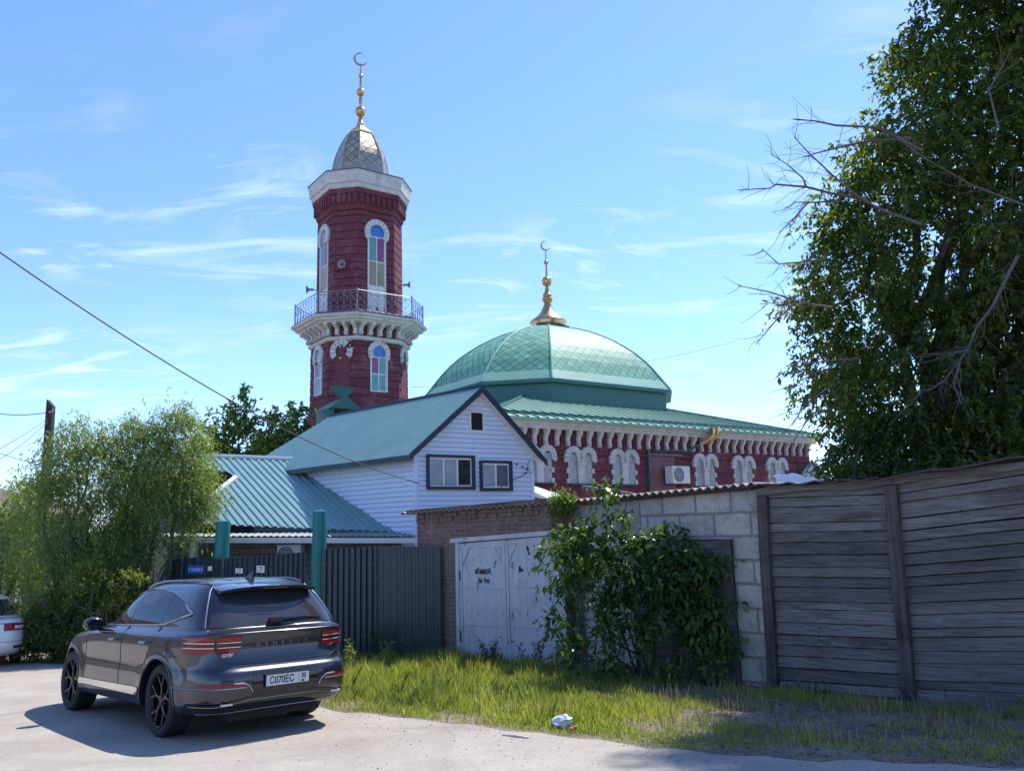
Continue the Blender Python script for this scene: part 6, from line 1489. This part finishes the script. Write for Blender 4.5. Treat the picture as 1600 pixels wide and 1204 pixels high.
# ---- shrub in front of the block wall
ms = thing('maple_shrub', 'sprawling green shrub with glossy leaves growing against the grey block wall', 'shrub', tuple(GP(1005, 1062)))
bl = [(1022, 862, 24), (1005, 895, 34), (1060, 905, 30), (1088, 868, 24), (1030, 835, 14), (1050, 950, 26), (955, 752, 9), (957, 775, 14), (965, 800, 17), (935, 828, 26), (898, 855, 30), (870, 850, 12), (935, 872, 42), (985, 868, 36), (1058, 845, 18), (1062, 870, 28), (1035, 895, 36), (1095, 893, 32), (1130, 878, 20), (885, 900, 26), (960, 915, 38), (1020, 920, 34), (1092, 930, 36), (1140, 940, 20), (1005, 975, 28), (945, 980, 30), (1085, 985, 34), (1140, 992, 26), (1178, 992, 14), (878, 962, 11), (905, 1010, 18), (960, 1035, 18), (1040, 1035, 20), (1120, 1030, 20)]
c_ = blobs([(a, b, r * .92, (b - 900) * -.0012) for a, b, r in bl], 12.75, 400, .75)
# keep the leaves on the street side of the wall
def front(c, F, d=.12):
    for i in range(len(c)):
        v = Vector(c[i]); s_ = (v - F.O).dot(F.n)
        if s_ < d: c[i] = v + F.n * (d - s_ + random.uniform(0, .1))
    return c
c_ = front(c_, FB, .25); lv = sprays(c_, 1.7, .26, 8, .125, .050, .55, .07, .5, fold=.2); d_ = (lv - np.array(FB.O)[None, None]) @ np.array(FB.n); lv = lv[d_.min(1) > .03]; np_mesh('leaves', lv, 4, L_maple, ms)
mb = MB(); b_ = GP(1005, 1062)
for tg in ((1012, 930), (960, 800), (956, 750), (1060, 860), (900, 880), (1130, 900), (1150, 980), (930, 960), (880, 860), (1090, 950)):
    q = P(*tg, 12.75); limbs(mb, b_ + Vector((random.uniform(-.12, .12), 0, -.05)), [q], .018, 6, .25, .004)
mb.build('stem', m_bark, ms)
# creeper on the brick corner
vn = thing('creeper', 'yellowing creeper spilling over the slate at the corner between garage and shed', 'climbing plant', tuple(FGa(uR, G(0, 14.8), .1)))
c_ = np.array([tuple(FGa(uR + random.gauss(-.02, .15), z, .14 + random.uniform(0, .12))) for z in [FGa.px(885, y)[1] for y in ([random.gauss(785, 9) for _ in range(34)] + [random.uniform(795, 850) for _ in range(18)])]]); np_mesh('leaves', leaves(cloud(c_, 26, .06), .06, .035, .5), 4, L_yel, vn)
c_ = np.array([tuple(FGa(uR + random.gauss(0, .14), random.uniform(G(0, 15), FGa.px(885, 850)[1]), .08)) for _ in range(90)]); np_mesh('leaves', leaves(cloud(c_, 12, .07), .07, .045, .6), 4, L_dark, vn)
mb = MB()
for k in range(9):
    u = uR + random.gauss(0, .1); z = FGa.px(885, 790)[1]; mb.tube([FGa(u, z, .2), FGa(u + random.gauss(0, .05), z - .25, .16), FGa(u + random.gauss(0, .1), z - .25 - random.random() * .5, .1), FGa(uR + random.gauss(0, .12), G(0, 15), .06)], [.006, .005, .005, .012], 4)
mb.build('vine_stem', m_deadwood, vn)
# ---- grass
def wall_y(x):
    pts = [(-12, 26), (-9.9, 24.4), (-4.4, 17.9), (-2.8, 16.95), (-1.47, 16.4), (gK.x, gK.y), (3.5, 12.15), (b1.x, b1.y), (b2.x, b2.y), (14, 2)]
    return float(np.interp(x, [p[0] for p in pts], [p[1] for p in pts]))
wx = np.linspace(-12, 14, 600); wy = np.array([wall_y(x) for x in wx]); ry = np.array([road_y(x) for x in wx])
def scatter(n, x0, x1, prob):
    x = rng.uniform(x0, x1, n); lo_ = np.interp(x, wx, ry); hi_ = np.interp(x, wx, wy) - .05; f = rng.uniform(0, 1, n); y = lo_ + (hi_ - lo_) * f
    area = (hi_ - lo_); keep = rng.uniform(0, 1, n) < prob(x, y, f, hi_ - y, y - lo_) * area / 6.0
    return x[keep], y[keep], f[keep], (hi_ - y)[keep], (y - lo_)[keep]
def nz(x, y, s): return (np.sin(x * 1.7 * s + 1.3 * np.sin(y * 1.1 * s)) + np.sin(y * 2.3 * s + 1.7 * np.sin(x * .9 * s + 2)) + np.sin((x + y) * 3.1 * s + 1)) / 3
def grass(name, n, x0, x1, prob, hfun, mat, label, wid=.0045):
    x, y, f, dw, dr = scatter(n, x0, x1, prob); m = len(x); z = GS * (np.clip(y, -6, 30) - 11.35)
    h = hfun(x, y, f, dw, dr) * rng.uniform(.35, 1.25, m); a = rng.uniform(0, 6.28, m); ln = rng.uniform(.05, .55, m) * h; ca, sa = np.cos(a), np.sin(a); b = rng.uniform(0, 6.28, m); w_ = wid * rng.uniform(.6, 1.5, m)
    B_ = np.stack([x, y, z - .01], 1); D = np.stack([ca * ln, sa * ln, h], 1); S = np.stack([np.cos(b) * w_, np.sin(b) * w_, np.zeros(m)], 1)
    mid = B_ + D * np.array([.35, .35, .6]); v = np.stack([B_ - S, B_ + S, mid + S * .8, B_ + D, mid - S * .8], 1)
    o = np_mesh(name, v, 5, mat, origin=(float(x.mean()), float(y.mean()), 0)); tag(o, label, 'grass', kind='stuff'); return o
def pg(x, y, f, dw, dr):
    p = np.clip(dr / .25 + .3 * nz(x, y, 2.5), 0, 1) * np.clip(.55 + 1.1 * (nz(x, y, 1.4) + .25), .12, 1)
    r_ = np.clip((x - 1.2 + .4 * nz(x, y, 2)) / 1.2, 0, 1)
    bare = np.clip((y - (np.interp(x, wx, wy) - 1.0)) * .8, 0, .5) * (x > -1)
    patch = np.clip(.35 + 1.6 * nz(x, y, 1.1) + .8 * nz(x, y, 4), .04, 1)
    return p * (1 - r_ + r_ * .50 * patch) * (1 - bare)
def hg(x, y, f, dw, dr):
    h = .07 + .15 * np.clip(dr / 1.1, 0, 1) + .06 * nz(x, y, 2.2)
    h = h * (1 - .45 * np.clip((x - .2) / 1.6, 0, 1)); h += .10 * np.exp(-((x + 1.2) / 1.2) ** 2) * np.clip(dr - .6, 0, 1); h = h * (.72 + .55 * nz(x, y, 5.5)); return np.maximum(h, .04)
grass('grass', 330000, -9.0, 8.5, pg, hg, L_grass, 'yellow green uncut grass on the verge between road and garages')
L_straw = foliage('straw', [(.34, .28, .15), (.44, .37, .22), (.30, .26, .12)], .3, .6, (1, 1, .8))
grass('dry_grass', 30000, -9.0, 8.5, lambda x, y, f, dw, dr: np.clip(.25 + .9 * nz(x, y, 1.9) + .5 * np.exp(-dr / .35), .05, 1), lambda x, y, f, dw, dr: .05 + .22 * np.clip(dr / 1.0, 0, 1) * np.clip(.6 + .5 * nz(x, y, 3), .2, 1), L_straw, 'dry straw coloured stalks standing among the green grass', .003)
def pe(x, y, f, dw, dr): return np.clip(1 - np.abs(dw - .15) / .35, 0, 1) * np.clip(.6 + nz(x, y, 3), .1, 1)
grass('weeds', 26000, -9.0, 4.0, pe, lambda x, y, f, dw, dr: .24 + .16 * nz(x, y, 1.9), L_weed, 'grey green weeds along the foot of the fence and garage', .009)
# taller weeds
def weed(px_, ptop, Y, n, label, spread=.10, lf=True, mat=None):
    c = P(px_, 1000, Y); g_ = G(c.x, c.y); zt_ = P(px_, ptop, Y).z; t_ = thing('weed', label, 'weed', (c.x, c.y, g_), 'tall weeds by the fence and garage'); mb = MB(); L2 = []
    for k in range(n):
        tp = Vector((c.x + random.gauss(0, spread), c.y + random.gauss(0, spread * .6), g_ + (zt_ - g_) * random.uniform(.6, 1))); b_ = Vector((c.x + random.gauss(0, spread * .3), c.y + random.gauss(0, .05), g_ - .02)); md = (b_ + tp) / 2 + Vector((random.gauss(0, .03), 0, .05)); mb.tube([b_, md, tp], [.006, .005, .002], 4)
        for j in range(16): f = random.uniform(.2, 1.02); L2.append(tuple(b_.lerp(tp, f) + Vector([random.gauss(0, .035) for _ in range(3)])))
    mb.build('stem', mat or L_weed, t_); np_mesh('leaves', leaves(np.array(L2), .09, .022, -.5), 4, mat or L_weed, t_)
weed(592, 965, 16.7, 16, 'broad bushy weed against the green fence, left of the others', .16); weed(622, 990, 16.4, 10, 'weed in shade before the dark part of the green fence', .12)
weed(602, 1000, 15.9, 9, 'bright upright yellow green stalks in the sun before the green fence', .05, mat=L_grass); weed(655, 985, 15.9, 9, 'long feathery stalks beside the brick corner of the garage', .13)
weed(548, 985, 15.4, 6, 'thin pale stalks beside the rear bumper of the grey SUV', .08, mat=L_grass); weed(768, 990, 15.0, 12, 'arching dark weed at the middle of the white garage doors', .14); weed(835, 995, 14.5, 9, 'dark weed at the foot of the right garage door leaf', .16)
weed(1068, 1010, 12.3, 5, 'slim flowering stalk standing before the dark boarded opening', .05)
# litter
x, y, f, dw, dr = scatter(14000, 1.2, 9.0, lambda x, y, f, dw, dr: np.clip(.25 + (x - 1.2) * .2, 0, .8) * np.clip(.7 - .3 * nz(x, y, 2), .1, 1))
pz = np.stack([x, y, GS * (y - 11.35) + rng.uniform(.004, .03, len(x))], 1); v = leaves(pz, .07, .04, 0); v[:, :, 2] = pz[:, None, 2] + (v[:, :, 2] - pz[:, None, 2]) * .25; tag(np_mesh('fallen_leaves', v, 4, L_litter, origin=(4, 9.5, 0)), 'dry brown leaves and twigs scattered under the big tree', 'fallen leaves', kind='stuff')
n = 2600; x = rng.uniform(-8, 6, n); y = np.interp(x, wx, ry) - np.abs(rng.normal(0, 1.5, n)) + .35; s_ = rng.uniform(.004, .013, n) ; v = rng.normal(size=(n, 4, 3)) * s_[:, None, None] * .6 + np.stack([x, y, GS * (y - 11.35) + .008], 1)[:, None, :]
tag(np_mesh('gravel', v, 4, plain('stones', (.34, .31, .28), .9, var=.5, scale=3), origin=(0, 9, 0), polys=np.array([[0, 1, 2], [0, 2, 3], [0, 3, 1], [1, 3, 2]])), 'small stones scattered along the road edge', 'gravel', kind='stuff')
g_ = GP(879, 1137); mb = MB(); rows = []
for i in range(9):
    rows.append([g_ + Vector((.13 * math.cos(j / 14 * 6.283) * math.sin((i + .5) / 9 * 3.14) * random.uniform(.7, 1.2), .09 * math.sin(j / 14 * 6.283) * math.sin((i + .5) / 9 * 3.14) * random.uniform(.7, 1.2), .07 - .07 * math.cos((i + .5) / 9 * 3.14) + random.uniform(-.015, .015))) for j in range(14)])
ids = mb.grid(rows, 0, True); mb.F(ids[0]); mb.F(ids[-1][::-1]); tag(mb.build('plastic_bag', plain('bag_white', (.55, .62, .60), .35, var=.2, scale=20), origin=g_), 'crumpled pale plastic bag lying at the grass edge', 'litter')
g_ = GP(895, 1143); mb = MB(); mb.box(g_ + Vector((0, 0, .025)), (.07, .05, .04)); mb.box(g_ + Vector((.03, -.01, .045)), (.04, .03, .03), (Vector((.8, .6, 0)), Vector((-.6, .8, 0)), Zv)); tag(mb.build('red_scrap', plain('scrap_red', (.45, .12, .08), .6), origin=g_), 'small red scrap of packaging beside the plastic bag', 'litter')
a, b = GP(785, 1149), GP(826, 1154); mb = MB(); mb.tube([a + Zv * .012, (a + b) / 2 + Zv * .018, b + Zv * .012], [.010, .013, .008], 6); tag(mb.build('stick', m_white, origin=a), 'pale stick lying where the road meets the grass', 'stick')
# ================================================================== small things on the far roofs
uu = [F0.px(x, 735)[0] for x in (1236, 1274)]; zz1 = F0.px(1254, 722)[1]; zz0 = F0.px(1254, 745)[1]; um2 = sum(uu) / 2
mb = MB(); mb.hexa([F0(uu[0], zz0 - 1.5, .5), F0(uu[1], zz0 - 1.5, .5), F0(uu[1], zz0 + .05, .5), F0(um2, zz1, .5), F0(uu[0], zz0 + .05, .5)][::-1], [F0(uu[0], zz0 - 1.5, .75), F0(uu[1], zz0 - 1.5, .75), F0(uu[1], zz0 + .05, .75), F0(um2, zz1, .75), F0(uu[0], zz0 + .05, .75)][::-1])
gbl = mb.build('gable_niche', m_white, mosque)
mb = MB(); zc2 = (zz0 + zz1) / 2 - .05; mb.poly([F0(um2 + x, zc2 + y, .756) for x, y in ((-.17, 0), (0, -.2), (.17, 0), (0, .2))]); mb.build('opening', m_dark, gbl)
q0 = P(1207, 747, 16.2); q1 = P(1268, 746, 16.2); d = (q1 - q0); mb = MB(); rows = []
for i in range(9):
    f = i / 8; b = q0 + d * f; h_ = .09 * math.sin(math.pi * min(1, f * 1.15 + .05)) ** .5 + .02 * math.sin(f * 14); rows.append([b + Vector((0, -.25, -.12)), b + Vector((0, -.2, h_ * .8 - .02)), b + Vector((0, 0, h_)), b + Vector((0, .5, h_ * .5 - .05))])
mb.grid(rows); tag(mb.build('plastic_sheeting', m_whitecl, origin=q0), 'crumpled white sheeting lying on the roof left of the big tree', 'sheeting')
# white roof edge glimpsed between the gable house and the mosque
a, b = P(829, 768, 27), P(866, 785, 24); mb = MB(); mb.hexa([a, b, b + Vector((1, 3, 0)), a + Vector((0, 3, 0))], [a + Vector((0, 0, .06)), b + Vector((0, 0, .06)), b + Vector((1, 3, .1)), a + Vector((0, 3, .4))])
tag(mb.build('lean_to', m_whitecl, origin=a), 'sliver of a pale sloping lean-to roof right of the white siding gable', 'roof')
# ================================================================== unseen houses along the street, added for the car's paint and glass to reflect
def reflection_house(c, ang, L, W, H, wall, roofm, label):
    e = Vector((math.cos(ang), math.sin(ang), 0)); F = Fr(c, e); g = G(c[0], c[1]) - .2; t_ = thing('reflection_house', label, 'house', (c[0], c[1], g))
    mb = MB(); fbox(mb, F, 0, L, g, g + H, -W, 0); mb.build('wall', wall, t_)
    mb = MB(); a, b, c2, d = F(-.4, g + H, .4), F(L + .4, g + H, .4), F(L + .4, g + H, -W - .4), F(-.4, g + H, -W - .4); r0, r1_ = F(W / 2, g + H + 1.7, -W / 2), F(L - W / 2, g + H + 1.7, -W / 2)
    mb.poly([a, b, r1_, r0]); mb.poly([b, c2, r1_]); mb.poly([c2, d, r0, r1_]); mb.poly([d, a, r0]); mb.build('roof', roofm, t_)
    n = int(L // 2.4)
    for k in range(n):
        u = (k + .5) * L / n; mb = MB(); fbox(mb, F, u - .5, u + .5, g + 1.2, g + 2.6, .0, .05); w_ = mb.build('window', m_whitecl, t_); mb = MB(); fbox(mb, F, u - .42, u - .03, g + 1.28, g + 2.52, .05, .06); fbox(mb, F, u + .03, u + .42, g + 1.28, g + 2.52, .05, .06); mb.build('glass', m_glass, w_)
m_beige = plain('beige_plaster', (.42, .35, .26), .85, var=.15); m_brownroof = plain('brown_roof', (.12, .085, .07), .7, var=.2)
reflection_house((-25.5, 10.5), R(62), 22, 8, 3.3, m_beige, m_brownroof, 'long beige house with brown roof, mirrored in the side windows of the grey SUV')
reflection_house((17.5, -7.5), R(-160), 17, 8, 3.2, m_oldbrick, m_brownroof, 'unseen low brick house added behind the camera for the SUV to reflect')
